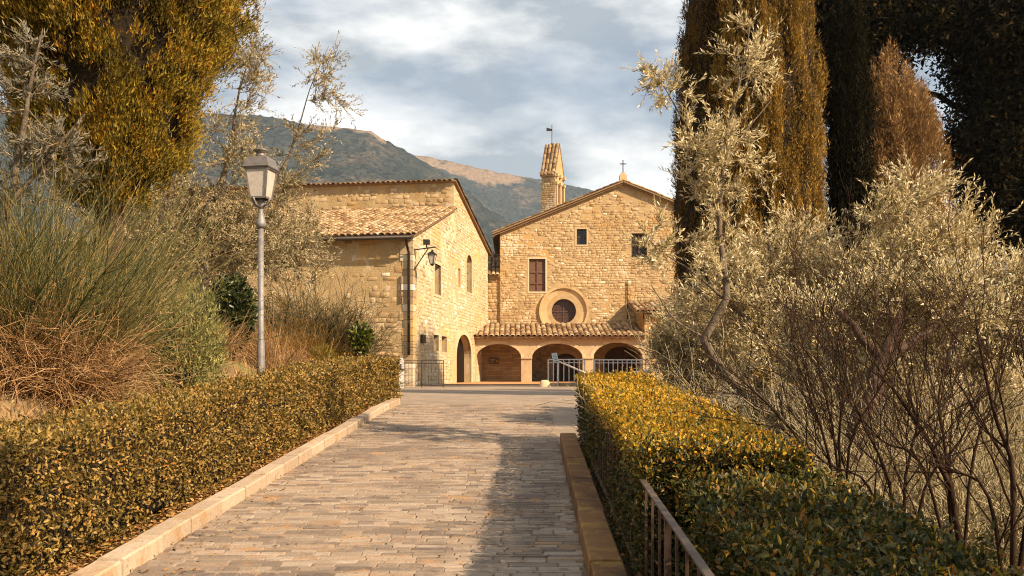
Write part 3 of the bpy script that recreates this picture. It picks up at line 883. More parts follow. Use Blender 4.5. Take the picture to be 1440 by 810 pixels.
frame_around(GAB, lancet, 0.1, 0.02, "window_surround", M['pale_stone'], house)
for w_ in wins:
    wo = pane(GAB, w_, -0.30, M['dark_glass'] if w_ is wins[1] else M['wood_dark'], house, "window")
    if w_ is not wins[1]:
        mb = MB(); (u0, z0), (u1, _), (_, z1), _x = w_
        plane_bar(mb, GAB, (u0, 0.5 * (z0 + z1)), (u1, 0.5 * (z0 + z1)), -0.28, 0.05, 0.05)
        plane_bar(mb, GAB, (0.5 * (u0 + u1), z0), (0.5 * (u0 + u1), z1), -0.28, 0.05, 0.05)
        mb.build("window_bar", M['shutter'], wo)
lo = pane(GAB, lancet, -0.22, M['dark_glass'], house, "window")
mb = MB()
lc = 0.5 * (la[0] + lb[0])
for zz in np.linspace(la[1] + 0.3, lancet[6][1] - 0.1, 5):
    plane_bar(mb, GAB, (la[0], zz), (lb[0], zz), -0.2, 0.03, 0.03)
plane_bar(mb, GAB, (lc, la[1]), (lc, lancet[6][1]), -0.2, 0.03, 0.03)
mb.build("window_bar", M['black_iron'], lo)
pane(GAB, [(p[0], p[1]) for p in door_hole], -0.37, M['inside_shade'], house, "door", 0.06)  # near-black sheet: the doorway's inner shade painted as a colour
# meter box on the wall
mb = MB(); r_ = GAB.rect(591, 470.5, 595.6, 482)
plane_bar(mb, GAB, (0.5 * (r_[0][0] + r_[1][0]), r_[0][1]), (0.5 * (r_[0][0] + r_[1][0]), r_[2][1]), 0.05, r_[1][0] - r_[0][0], 0.1)
mb.build("letter_box", M['black_iron'], house)
# long front wall
FL = 15.0
front = wall_panel("front_wall", FRO, [(0, GZ - 0.5), (FL - 0.385, GZ - 0.5), (FL - 0.385, z_eave), (0, z_eave)], [], 0.6, M['house_plaster'], house)
masonry(FRO, [(0.2, GZ), (FL - 0.05, GZ), (FL - 0.05, z_eave - 0.1), (0.2, z_eave - 0.1)], [], M['church_stone'], front, (0.12, 0.24), (0.2, 0.55), 0.02, 0.18, 8, 0.04, singles=60)
# corner stones
rs = np.random.RandomState(2)
zc = GZ
while zc < z_eave - 0.3:
    hh = rs.uniform(0.22, 0.34)
    mb = MB(); a = rs.uniform(0.25, 0.55); b = rs.uniform(0.25, 0.55)
    pts = [GAB.p(-0.03, 0, 0.035), GAB.p(a, 0, 0.035), GAB.p(a, 0, -0.05), GAB.p(-0.03 + 0.0, 0, -b)]
    q = [GAB.p(-0.03, 0, 0.035), GAB.p(a, 0, 0.035), GAB.p(a, 0, -b), GAB.p(-0.03, 0, -b)]
    vs = [tuple(p + np.array([0, 0, zc + 0.01])) for p in q] + [tuple(p + np.array([0, 0, zc + hh - 0.01])) for p in q]
    mb.add(vs, [(0, 1, 5, 4), (1, 2, 6, 5), (2, 3, 7, 6), (3, 0, 4, 7), (4, 5, 6, 7), (3, 2, 1, 0)], rs.rand())
    mb.build("corner_stone", M['house_stone'], house)
    zc += hh
# upper wall standing above the lower roof
UPP = Plane(tuple((np.array([*GAB.p(u_mid - 0.3, 0)[:2]]) - 15.0 * np.array([GAB.e[1], -GAB.e[0]])).tolist()), (GAB.e[1], -GAB.e[0]))
upper = wall_panel("upper_wall", UPP, [(0, 8.8), (14.615, 8.8), (14.615, z_ridge), (0, z_ridge)], [], 0.3, M['house_plaster'], house)
masonry(UPP, [(0.1, 9.3), (14.9, 9.3), (14.9, z_ridge - 0.1), (0.1, z_ridge - 0.1)], [], M['church_stone'], upper, (0.12, 0.2), (0.2, 0.45), 0.02, 0.3, 9, 0.04, singles=60)
# roofs
def gp(u, back, z):     # u along the gable, back = metres to the left of it
    return GAB.p(u, z, -back)
low = slab("lower_roof", [gp(-0.45, 15, z_eave - 0.14), gp(-0.45, -0.18, z_eave - 0.14), gp(u_mid - 0.3, -0.18, z_low), gp(u_mid - 0.3, 15, z_low)], 0.10, M['roof_bed'], house)
e_up = gp(u_mid - 0.3, 0, z_low) - gp(-0.45, 0, z_eave - 0.14)
ex_r = np.array([GAB.e[1], -GAB.e[0], 0])
tile_field(low, gp(-0.5, 15.0, z_eave - 0.155), ex_r, e_up, 15.15, np.linalg.norm(e_up), 0.27, 0.40, 300, 3)
upr = slab("upper_roof", [gp(u_mid - 0.45, 15, z_ridge + 0.10), gp(u_mid - 0.45, -0.14, z_ridge + 0.10), gp(LEN + 0.5, -0.14, z_back - 0.02), gp(LEN + 0.5, 15, z_back - 0.02)], 0.06, M['roof_bed'], house)
# capping tiles along the top of the upper wall, and tiles down the rear verge
rs = np.random.RandomState(14)
dn = np.array(gp(LEN + 0.5, 0, z_back - 0.02)) - np.array(gp(u_mid - 0.45, 0, z_ridge + 0.10))
for k in range(60):
    pos = gp(u_mid - 0.62, 14.9 - k * 0.25, z_ridge + 0.04 + rs.uniform(-0.01, 0.01))
    Mx = place_tile(upr, pos, ex_r, np.array([GAB.e[0], GAB.e[1], 0.10]), 0.235, 0.5, 0.02, rs)
    o = bpy.data.objects.new("roof_tile", TILES[rs.randint(4)]); COL.objects.link(o)
    o.parent = upr; o.matrix_parent_inverse = parent_inv(upr); o.matrix_basis = Mx
verge_tiles(upr, gp(LEN + 0.5, -0.12, z_back), gp(u_mid - 0.4, -0.12, z_ridge + 0.12), -ex_r, 0.4, 0.22, 5)
verge_tiles(low, gp(-0.45, -0.16, z_eave - 0.14), gp(u_mid - 0.3, -0.16, z_low), ex_r, 0.4, 0.24, 6)
# eave timbers, gutter, downpipe
for k in range(24):
    mb = MB(); b = 0.25 + k * 0.6
    mb.bar(gp(-0.42, b, z_eave - 0.24), gp(0.2, b, z_eave - 0.05), 0.10, 0.12)
    mb.build("rafter_end", M['wood_dark'], house)
mb = MB(); mb.tube([gp(-0.56, 15, z_eave - 0.26), gp(-0.56, -0.1, z_eave - 0.26)], 0.075, 8)
mb.build("gutter", M['black_iron'], house, True)
mb = MB(); mb.tube([gp(-0.54, 0.12, z_eave - 0.30), gp(-0.3, 0.12, z_eave - 0.62), gp(-0.09, 0.12, z_eave - 0.8), gp(-0.09, 0.12, 2.2)], 0.055, 8)
mb.build("downpipe", M['black_iron'], house, True)
mb = MB()
mb.box(-0.02, 0.02, -0.02, 0.02, 0, 1.1); 
pl_box = MB(); pl_box.bar(gp(-0.03, 0.48, 4.25), gp(-0.03, 0.48, 5.3), 0.07, 0.06); pl_box.build("cable_cover", M['wood_dark'], house)
# the rest of the body: back and far walls
mb = MB()
q = [gp(LEN, 0.35, 0), gp(LEN, 15, 0), gp(0.3, 15, 0)]
for a, b, zt in ((q[0], q[1], z_back), (q[1], q[2], z_eave)):
    mb.add([a + [0, 0, GZ - .5], b + [0, 0, GZ - .5], b + [0, 0, zt], a + [0, 0, zt]], [(0, 1, 2, 3)])
mb.build("rear_wall", M['house_plaster'], house)

# wall lantern and spotlight on the corner bracket
wl_ = empty("wall_lantern", tuple(gp(0.1, 0, 6.0)))
tag(wl_, "black wall lantern hanging from an iron bracket at the house corner", "lantern")
A = Vector(gp(0.15, 0, 0)); nrm = Vector(GAB.n)
lp = GAB.px(598, 351)
P0 = Vector(gp(0.1, 0.0, 6.35)); P1 = P0 + nrm * 0.95 + Vector((0, 0, 0.10))
mb = MB(); mb.bar(P0, P1, 0.045); mb.bar(P0 - Vector((0, 0, 0.85)), P0 + nrm * 0.62 + Vector((0, 0, 0.05)), 0.035)
mb.bar(P0 - Vector((0, 0, 0.95)), P0 + Vector((0, 0, 0.1)), 0.05)
mb.build("bracket", M['black_iron'], wl_)
Lc = P0 + nrm * 0.78 + Vector((0, 0, -0.30))
mb = MB(); mb.lathe([(0.015, 0.30), (0.04, 0.28), (0.045, 0.24), (0.22, 0.13), (0.23, 0.10)][::-1], (Lc.x, Lc.y, Lc.z - 0.0), 4, 0.6); mb.build("cap", M['black_iron'], wl_)
mb = MB(); mb.lathe([(0.09, -0.27), (0.18, 0.10)], tuple(Lc), 4, 0.6); mb.build("lamp_glass", M['frosted'], wl_)
mb = MB()
for k in range(4):
    a = 0.6 + k * math.pi / 2
    mb.bar(Lc + Vector((0.095 * math.cos(a), 0.095 * math.sin(a), -0.27)), Lc + Vector((0.19 * math.cos(a), 0.19 * math.sin(a), 0.10)), 0.022)
mb.lathe([(0.02, -0.35), (0.10, -0.30), (0.10, -0.26)], tuple(Lc), 4, 0.6)
mb.build("lantern_frame", M['black_iron'], wl_)
sp = empty("spotlight", tuple(P0 + nrm * 0.5 + Vector((0, 0, 0.15))))
tag(sp, "small dark floodlight fixed above the bracket at the house corner", "spotlight")
mb = MB(); c = P0 + nrm * 0.55 + Vector((0, 0, 0.30)); mb.box(c.x - 0.13, c.x + 0.13, c.y - 0.08, c.y + 0.08, c.z - 0.10, c.z + 0.10); mb.build("lamp_housing", M['black_iron'], sp)
mb = MB(); mb.bar(P0 + nrm * 0.55 + Vector((0, 0, 0.06)), c, 0.05); mb.build("stand", M['black_iron'], sp)

# ------------------------------------------------------------------ the church
CH_Y = 52.0
church = empty("church", (6.34, CH_Y, PLAZA_Z))
tag(church, "small medieval stone church with round window, bell turret and arched portico", "church")
FAC = Plane((-0.69, CH_Y), (1, 0))
c_eave, c_apex, c_half = 9.40, 12.20, 7.03
f_outer = [(0, GZ), (2 * c_half, GZ), (2 * c_half, c_eave), (c_half, c_apex), (0, c_eave)]
shut = FAC.rect(744, 364, 767, 410)
smallw = FAC.rect(811, 322, 825, 344)
gratew = FAC.rect(888, 328, 910, 362)
rc = FAC.px(793, 437.5); rr = 17.2 * CH_Y / F; ro = 35.0 * CH_Y / F
rose = circle_poly(rc, rr)
da, db = FAC.px(779, 541), FAC.px(812, 541)
cdoor = arch_poly(da[0], db[0], GZ + 0.001, FAC.px(790, 510)[1], FAC.px(790, 497)[1], 10)
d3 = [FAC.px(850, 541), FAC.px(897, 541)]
dark_bay3 = arch_poly(d3[0][0], d3[1][0], GZ + 0.001, FAC.px(870, 505)[1], FAC.px(870, 487)[1], 10)
facade = wall_panel("facade", FAC, f_outer, [shut, smallw, gratew, rose, cdoor, dark_bay3], 0.6, M['church_mortar'], church)
def grow_poly(poly, k, dz=None):
    c = np.mean(np.array(poly), axis=0)
    return [(p[0] + (k if p[0] > c[0] else -k), p[1] + (k if p[1] > c[1] else -k)) for p in poly]
ring_out = circle_poly(rc, ro + 0.03)
masonry(FAC, [(0.02, GZ), (2 * c_half - 0.02, GZ), (2 * c_half - 0.02, c_eave - 0.05), (c_half, c_apex - 0.12), (0.02, c_eave - 0.05)],
        [grow_poly(shut, 0.1), grow_poly(smallw, 0.1), grow_poly(gratew, 0.08), ring_out, grow_poly(cdoor, 0.15), grow_poly(dark_bay3, 0.15)],
        M['church_stone'], facade, (0.08, 0.18), (0.11, 0.42), 0.024, 0.86, 12, 0.02, rough=0.026, singles=280)
# openings
sh = pane(FAC, shut, -0.12, M['shutter'], church, "window_shutter")
mb = MB(); (u0, z0), (u1, _), (_, z1), _x = shut
for fu in (0.0, 0.5, 1.0): plane_bar(mb, FAC, (u0 + (u1 - u0) * fu, z0), (u0 + (u1 - u0) * fu, z1), -0.10, 0.07, 0.07)
for fz in (0.02, 0.25, 0.6, 0.98): plane_bar(mb, FAC, (u0, z0 + (z1 - z0) * fz), (u1, z0 + (z1 - z0) * fz), -0.105, 0.08, 0.06)
mb.build("shutter_frame", M['shutter'], sh)
frame_around(FAC, shut, 0.09, 0.02, "window_surround", M['pale_stone'], church)
s2 = pane(FAC, smallw, -0.25, M['dark_glass'], church, "window")
frame_around(FAC, smallw, 0.09, 0.02, "window_surround", M['pale_stone'], church)
mb = MB(); (u0, z0), (u1, _), (_, z1), _x = smallw
plane_bar(mb, FAC, (0.5 * (u0 + u1), z0), (0.5 * (u0 + u1), z1), -0.22, 0.04, 0.04); plane_bar(mb, FAC, (u0, 0.5 * (z0 + z1)), (u1, 0.5 * (z0 + z1)), -0.22, 0.04, 0.04)
mb.build("window_bar", M['wood_dark'], s2)
s3 = pane(FAC, gratew, -0.2, M['dark_glass'], church, "window")
(u0, z0), (u1, _), (_, z1), _x = gratew
mb = MB()
for fu in (0.03, 0.5, 0.97): plane_bar(mb, FAC, (u0 + (u1 - u0) * fu, z0), (u0 + (u1 - u0) * fu, z1), -0.15, 0.07, 0.05)
for fz in (0.02, 0.98): plane_bar(mb, FAC, (u0, z0 + (z1 - z0) * fz), (u1, z0 + (z1 - z0) * fz), -0.15, 0.07, 0.05)
mb.build("window_frame", M['shutter'], s3)
mb = MB()
for k in range(-3, 7):
    for sgn in (1, -1):
        a = (u0, z0 + (z1 - z0) * (k / 5)); b = (u1, a[1] + sgn * (u1 - u0))
        # clip to the opening
        def cl(p, q):
            t0, t1 = 0.0, 1.0
            dz = q[1] - p[1]
            for lim, s in ((z0, 1), (z1, -1)):
                if (p[1] - lim) * s < 0 and (q[1] - lim) * s < 0: return None
                t = (lim - p[1]) / dz
                if (p[1] - lim) * s < 0: t0 = max(t0, t)
                if (q[1] - lim) * s < 0: t1 = min(t1, t)
            if t1 - t0 < 0.05: return None
            return ((p[0] + (q[0] - p[0]) * t0, p[1] + dz * t0), (p[0] + (q[0] - p[0]) * t1, p[1] + dz * t1))
        c_ = cl(a, b)
        if c_: plane_bar(mb, FAC, c_[0], c_[1], -0.06, 0.022, 0.022)
mb.build("window_grate", M['black_iron'], s3)
# round window: moulded stone ring, glass and bars
rose_o = empty("rose_window", tuple(FAC.p(rc[0], rc[1], 0)), 0, church)
rose_o.matrix_parent_inverse = parent_inv(church)
nseg = 40
prof = [(rr, -0.35), (rr, -0.16), (rr + 0.12, -0.02), (rr + 0.45, 0.02), (ro - 0.14, 0.04), (ro - 0.12, 0.14), (ro, 0.15), (ro, -0.05)]
for s_ in range(10):          # ten curved stones
    mb = MB(); vs = []
    m_ = 5
    for k in range(m_):
        a = 2 * math.pi * (s_ + (k / (m_ - 1)) * 0.988) / 10
        for r_, off in prof: vs.append(FAC.p(rc[0] + r_ * math.cos(a), rc[1] + r_ * math.sin(a), off))
    np_ = len(prof)
    fs = [(k * np_ + q, k * np_ + q + 1, (k + 1) * np_ + q + 1, (k + 1) * np_ + q) for k in range(m_ - 1) for q in range(np_ - 1)]
    mb.add(vs, fs, rs.rand()); mb.build("ring_stone", M['ring_stone'], rose_o)
pane(FAC, circle_poly(rc, rr + 0.02), -0.3, M['rose_glass'], rose_o, "pane")
mb = MB()
plane_bar(mb, FAC, (rc[0], rc[1] - rr), (rc[0], rc[1] + rr), -0.28, 0.045, 0.04); plane_bar(mb, FAC, (rc[0] - rr, rc[1]), (rc[0] + rr, rc[1]), -0.282, 0.045, 0.04)
for s_ in (-0.5, 0.5):
    hh = rr * math.sqrt(1 - 0.25)
    plane_bar(mb, FAC, (rc[0] + s_ * rr, rc[1] - hh), (rc[0] + s_ * rr, rc[1] + hh), -0.284, 0.025, 0.03); plane_bar(mb, FAC, (rc[0] - hh, rc[1] + s_ * rr), (rc[0] + hh, rc[1] + s_ * rr), -0.286, 0.025, 0.03)
mb.build("window_bar", M['wood_dark'], rose_o)
pane(FAC, cdoor, -0.55, M['wood_dark'], church, "door")
frame_around(FAC, cdoor, 0.2, 0.03, "door_surround", M['pale_stone'], church)
pane(FAC, dark_bay3, -0.55, M['wood_dark'], church, "door")  # added doorway, its dark pane standing for the bay's deep shade
# thin cable down the wall
mb = MB(); a, b = FAC.px(882, 394), FAC.px(882, 449); plane_bar(mb, FAC, a, b, 0.06, 0.035, 0.035); mb.build("wall_cable", M['black_iron'], church)
# side and rear walls
mb = MB(); x0, x1, y1 = -0.69, -0.69 + 2 * c_half, CH_Y + 16
for a, b in (((x0, CH_Y + 0.6), (x0, y1)), ((x1, y1), (x1, CH_Y + 0.6)), ((x0, y1), (x1, y1))):
    mb.add([(*a, GZ), (*b, GZ), (*b, c_eave), (*a, c_eave)], [(0, 1, 2, 3)])
mb.add([(x0, y1, c_eave), (x1, y1, c_eave), (x0 + c_half, y1, c_apex)], [(0, 1, 2)])
mb.build("side_wall", M['church_mortar'], church)
# roof
apx = x0 + c_half; ov = 0.42; fr_ = CH_Y - 0.32
sl = (c_apex - c_eave) / c_half
roofs = []
for s_, xe in ((-1, x0 - ov), (1, x1 + ov)):
    ze = c_eave - ov * sl + 0.14
    ro_ = slab("roof_slope", [(xe, fr_, ze), (apx, fr_, c_apex + 0.14), (apx, y1 + 0.3, c_apex + 0.14), (xe, y1 + 0.3, ze)], 0.08, M['roof_bed'], church)
    for j in range(3):
        verge_tiles(ro_, (xe, fr_ + 0.10 + j * 0.3, ze + 0.015), (apx, fr_ + 0.10 + j * 0.3, c_apex + 0.155), (0, s_, 0), 0.40, 0.26, 20 + j)
    mb = MB(); mb.bar((xe + 0.03 * -s_, fr_ + 0.12, ze - 0.145), (apx, fr_ + 0.12, c_apex - 0.0), 0.06, 0.06); mb.build("verge_board", M['roof_bed'], church)
    roofs.append(ro_)
mb = MB(); mb.bar((x0 - ov + 0.05, fr_ + 0.1, c_eave - 0.2), (x0 - ov + 0.05, y1, c_eave - 0.2), 0.1, 0.14); mb.build("eave_board", M['wood_dark'], church)
# cross on the apex
mb = MB()
ca = at(876, 258, CH_Y)
mb.box(apx - 0.21, apx + 0.21, CH_Y - 0.2, CH_Y + 0.2, c_apex + 0.1, c_apex + 0.50); mb.box(apx - 0.12, apx + 0.12, CH_Y - 0.12, CH_Y + 0.12, c_apex + 0.5, c_apex + 0.64)
cb = mb.build("cross_plinth", M['ring_stone'], church)
mb = MB(); zt = c_apex + 1.38
mb.bar((apx, CH_Y, c_apex + 0.6), (apx, CH_Y, zt), 0.05); mb.bar((apx - 0.18, CH_Y, zt - 0.22), (apx + 0.18, CH_Y, zt - 0.22), 0.048)
mb.build("cross", M['black_iron'], church)
# bell turret
tx, ty = 2.46, 55.0
TR = Matrix.Translation((tx, ty, 0)) @ Matrix.Rotation(R(-24), 4, 'Z')
W_, D_, zb_, zs_, zr_ = 0.44, 0.72, 10.2, 13.42, 15.15
turret = empty("bell_turret", (tx, ty, zb_), 0, church); turret.matrix_parent_inverse = parent_inv(church)
mb = MB()
prf = [(-D_, zb_), (D_, zb_), (D_, zs_), (0, zr_), (-D_, zs_)]
vs = [TR @ Vector((x, y, z)) for x in (-W_, W_) for y, z in prf]
mb.add(vs, [(4, 3, 2, 1, 0), (5, 6, 7, 8, 9), (0, 1, 6, 5), (1, 2, 7, 6), (2, 3, 8, 7), (3, 4, 9, 8), (4, 0, 5, 9)])
tb = mb.build("turret_wall", M['church_mortar'], turret)
TP = Plane(((TR @ Vector((W_ + 0.002, 0, 0))).x, (TR @ Vector((W_ + 0.002, 0, 0))).y), ((TR.to_3x3() @ Vector((0, 1, 0))).x, (TR.to_3x3() @ Vector((0, 1, 0))).y))
TF = Plane(((TR @ Vector((-W_, -D_ - 0.002, 0))).x, (TR @ Vector((-W_, -D_ - 0.002, 0))).y), ((TR.to_3x3() @ Vector((1, 0, 0))).x, (TR.to_3x3() @ Vector((1, 0, 0))).y))
masonry(TF, [(0.0, zb_), (2 * W_, zb_), (2 * W_, zs_ - 0.3), (0, zs_ - 0.3)], [], M['church_stone'], turret, (0.10, 0.15), (0.16, 0.32), 0.012, 1, 31)
for uu in (-0.58, 0.0, 0.58):
    mb = MB()
    mb.bar(TP.p(uu, zb_, 0.05), TP.p(uu, zs_ - 0.75, 0.05), 0.16, 0.1, up=tuple(TP.n)); mb.bar(TP.p(uu, zs_ - 0.75, 0.07), TP.p(uu, zs_ - 0.6, 0.07), 0.26, 0.14, up=tuple(TP.n))
    mb.bar(TP.p(uu, zs_ - 0.3, 0.08), TP.p(uu, zs_ - 0.12, 0.08), 0.22, 0.16, up=tuple(TP.n))
    mb.build("pilaster", M['ring_stone'], turret)
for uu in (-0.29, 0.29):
    pane(TP, arch_poly(uu - 0.17, uu + 0.17, 11.6, 12.6, 12.85, 8), 0.012, M['wood_dark'], turret, "painted_opening", 0.02)  # dark panels on the solid wall, painting the shade inside openings
mb = MB(); mb.bar(TF.p(-0.05, zs_ - 0.22, 0.05), TF.p(2 * W_ + 0.05, zs_ - 0.22, 0.05), 0.12, 0.10, up=tuple(TF.n)); mb.bar(TF.p(-0.07, zs_ - 0.05, 0.07), TF.p(2 * W_ + 0.07, zs_ - 0.05, 0.07), 0.10, 0.16, up=tuple(TF.n)); mb.build("cornice", M['ring_stone'], turret)
ex_t = TR.to_3x3() @ Vector((1, 0, 0))
for sgn in (-1, 1):
    p0 = [TR @ Vector((x, sgn * (D_ + 0.10), zs_ - 0.18)) for x in (-W_ - 0.05, W_ + 0.03)]; p1 = [TR @ Vector((x, 0, zr_ + 0.08)) for x in (W_ + 0.03, -W_ - 0.05)]
    rs_ = slab("turret_roof", [p0[0], p0[1], p1[0], p1[1]], 0.06, M['roof_bed'], turret)
    up_ = (TR @ Vector((0, 0, zr_ + 0.08))) - (TR @ Vector((0, sgn * (D_ + 0.10), zs_ - 0.18)))
    if sgn < 0:
        tile_field(rs_, p0[0] + Vector((0, 0, 0.0)), ex_t, up_, 2 * W_ + 0.10, up_.length, 0.235, 0.38, 300, 41)
    else:
        tile_field(rs_, p0[1], -ex_t, up_, 2 * W_ + 0.10, up_.length, 0.235, 0.38, 300, 42)
mb = MB(); q0 = TR @ Vector((-0.05, 0, zr_))
mb.tube([q0, q0 + Vector((0, 0, 1.25))], 0.025, 6); mb.bar(q0 + Vector((-0.33, 0, 0.95)), q0 + Vector((0, 0, 0.95)), 0.02, 0.14)
mb.bar(q0 + Vector((-0.33, 0, 1.06)), q0 + Vector((-0.1, 0, 1.0)), 0.02, 0.05); mb.lathe([(0.02, 0.0), (0.06, 0.05), (0.05, 0.14), (0.02, 0.16)], tuple(q0), 8)
mb.build("weather_vane", M['black_iron'], turret)
# portico
PY_ = 48.35
POR = Plane((-1.96, PY_), (1, 0))
def pu(x): return POR.px(x, 500)[0]
def pzz(y): return POR.px(700, y)[1]
zt_ = 3.40
outer = [(-0.2, GZ)]
for (xa, xb, ys, yt) in ((669.5, 733, 503, 483.5), (748, 819.5, 503, 483), (834.5, 904, 503, 481.5)):
    ap = arch_poly(pu(xa), pu(xb), GZ, pzz(ys), pzz(yt), 16)
    outer += [ap[0]] + ap[2:][::-1] + [ap[1]]
outer += [(pu(908), GZ), (pu(908), zt_), (-0.2, zt_)]
por = wall_panel("portico_wall", POR, outer, [], 0.45, M['portico_plaster'], church)
for (xa, xb, ys, yt) in ((669.5, 733, 503, 483.5), (748, 819.5, 503, 483), (834.5, 904, 503, 481.5)):
    # arch stones on the wall face
    u0, u1 = pu(xa), pu(xb); c0 = 0.5 * (u0 + u1); w0 = 0.5 * (u1 - u0); zs0 = pzz(ys); h0 = pzz(yt) - zs0
    nst = 13
    for k in range(nst):
        a0, a1 = math.pi * (k + 0.02) / nst, math.pi * (k + 0.98) / nst
        qs = [(c0 + (w0 + e) * math.cos(a), zs0 + (h0 + e) * math.sin(a)) for a, e in ((a0, 0.0), (a0, 0.17), (a1, 0.17), (a1, 0.0))]
        if min(q[0] for q in qs) < 0.02: continue
        mb = MB(); vs = [POR.p(*q, 0.012) for q in qs] + [POR.p(*q, -0.03) for q in qs]
        mb.add(vs, [(3, 2, 1, 0), (0, 1, 5, 4), (1, 2, 6, 5), (2, 3, 7, 6), (3, 0, 4, 7)], rs.rand()); mb.build("arch_stone", M['pale_stone'], por)
for xc in (740.5, 827):
    mb = MB(); c0 = pu(xc); mb.bar(POR.p(c0 - 0.30, pzz(503), -0.2), POR.p(c0 + 0.30, pzz(503), -0.2), 0.55, 0.10, up=(0, 0, 1)); mb.build("impost", M['pale_stone'], por)
xr1 = 7.15
proof = slab("portico_roof", [(-2.1, PY_ - 0.34, 3.36), (xr1, PY_ - 0.34, 3.36), (xr1, CH_Y - 0.02, 4.22), (-2.1, CH_Y - 0.02, 4.22)], 0.09, M['roof_bed'], church)
upv = Vector((0, CH_Y - 0.02 - PY_ + 0.34, 0.86))
def right_of_gable(p): return p.x > -3.94 + 0.16 * (p.y - 36.0) + 0.05
tile_field(proof, (-2.1, PY_ - 0.38, 3.355), (1, 0, 0), upv, xr1 + 2.1, upv.length, 0.285, 0.46, 300, 51, right_of_gable)
for k in range(22):
    mb = MB(); xk = -1.85 + k * 0.42; mb.bar((xk, PY_ - 0.30, 3.27), (xk, PY_ + 0.1, 3.36), 0.09, 0.09); mb.build("rafter_end", M['wood_dark'], church)
# cross wall inside the first bay
IN = Plane((-1.96, 50.2), (1, 0))
inw = wall_panel("bay_wall", IN, [(0.1, GZ), (pu(742), GZ), (pu(742), 3.3), (0.1, 3.3)], [], 0.3, M['church_mortar'], church)
masonry(IN, [(0.1, GZ), (pu(742), GZ), (pu(742), 3.3), (0.1, 3.3)], [], M['bay_stone'], inw, (0.18, 0.26), (0.3, 0.6), 0.02, 1, 61, singles=60)
# plaque in the first bay
plq = empty("plaque", tuple(IN.p(0.95, 2.0, 0.06))); tag(plq, "dark wooden notice plaque on the back wall of the first portico bay", "plaque")
mb = MB(); a, b = IN.px(687.5, 507.5), IN.px(702, 507.5); plane_bar(mb, IN, a, b, 0.06, 0.34, 0.05); mb.build("board", M['wood_dark'], plq)
mb = MB(); c0 = IN.px(699.5, 508); mb.bar(IN.p(c0[0] - 0.06, c0[1], 0.1), IN.p(c0[0] + 0.06, c0[1], 0.1), 0.11, 0.02, up=(0, -1, 0)); mb.build("badge", M['dry_gold'], plq)
mb = MB()
for k, zz in enumerate((0.07, 0.0, -0.07)):
    mb.bar(IN.p(a[0] + 0.06, a[1] + zz, 0.088), IN.p(a[0] + 0.34 - 0.03 * k, a[1] + zz, 0.088), 0.018, 0.006, up=(0, -1, 0))
mb.build("faded_line", M['pale_stone'], plq)

# ------------------------------------------------------------------ link between house and church
lk = empty("link_house", (-1.0, 53, PLAZA_Z)); tag(lk, "narrow stone link with small tile roof squeezed between house and church", "house")
LK = Plane((-2.2, 52.15), (1, 0))
lw = wall_panel("wall", LK, [(0, GZ), (1.6, GZ), (1.6, 7.0), (0, 7.0)], [], 0.4, M['church_mortar'], lk)
masonry(LK, [(0, GZ), (1.6, GZ), (1.6, 7.0), (0, 7.0)], [], M['church_stone'], lw, (0.13, 0.24), (0.18, 0.5), 0.03, 0.95, 71)
lr = slab("roof", [(-2.2, 51.9, 6.98), (-0.7, 51.9, 6.98), (-0.7, 56.5, 8.6), (-2.2, 56.5, 8.6)], 0.1, M['roof_bed'], lk)
tile_field(lr, (-2.2, 51.85, 6.98), (1, 0, 0), (0, 3.75, 1.62), 1.5, 4.1, 0.25, 0.42, 300, 72)
mb = MB(); mb.box(-1.75, -1.1, 55.0, 55.6, 7.9, 8.75); mb.build("chimney", M['church_mortar'], lk)

# ------------------------------------------------------------------ outbuilding on the right of the portico
ob = empty("outbuilding", (9.5, 46.6, PLAZA_Z)); tag(ob, "low stone outbuilding with lean-to tile roof right of the portico, behind olives", "outbuilding")
OB = Plane((7.1, 48.9), (1, 0))
ow = wall_panel("wall", OB, [(0, GZ), (5, GZ), (5, 4.6), (0, 4.6)], [], 0.4, M['church_mortar'], ob)
masonry(OB, [(0, GZ), (5, GZ), (5, 4.6), (0, 4.6)], [], M['church_stone'], ow, (0.14, 0.26), (0.18, 0.55), 0.03, 0.95, 81)
OS = Plane((7.1, 51.9), (0, -1))
os_ = wall_panel("side_wall", OS, [(0, GZ), (2.9, GZ), (2.9, 4.6), (0, 5.1)], [], 0.3, M['church_mortar'], ob)
masonry(OS, [(0.02, GZ), (2.88, GZ), (2.88, 4.5), (0.02, 4.9)], [], M['church_stone'], os_, (0.14, 0.26), (0.18, 0.55), 0.03, 0.95, 82)
orf = slab("roof", [(6.6, 48.5, 4.72), (12.2, 48.5, 4.72), (12.2, 51.9, 5.45), (6.6, 51.9, 5.45)], 0.1, M['roof_bed'], ob)
tile_field(orf, (6.6, 48.45, 4.72), (1, 0, 0), (0, 3.4, 0.73), 5.6, 3.45, 0.28, 0.45, 300, 83)
# ------------------------------------------------------------------ vegetation kit
def unit(a):
    return a / (np.linalg.norm(a, axis=-1, keepdims=True) + 1e-9)

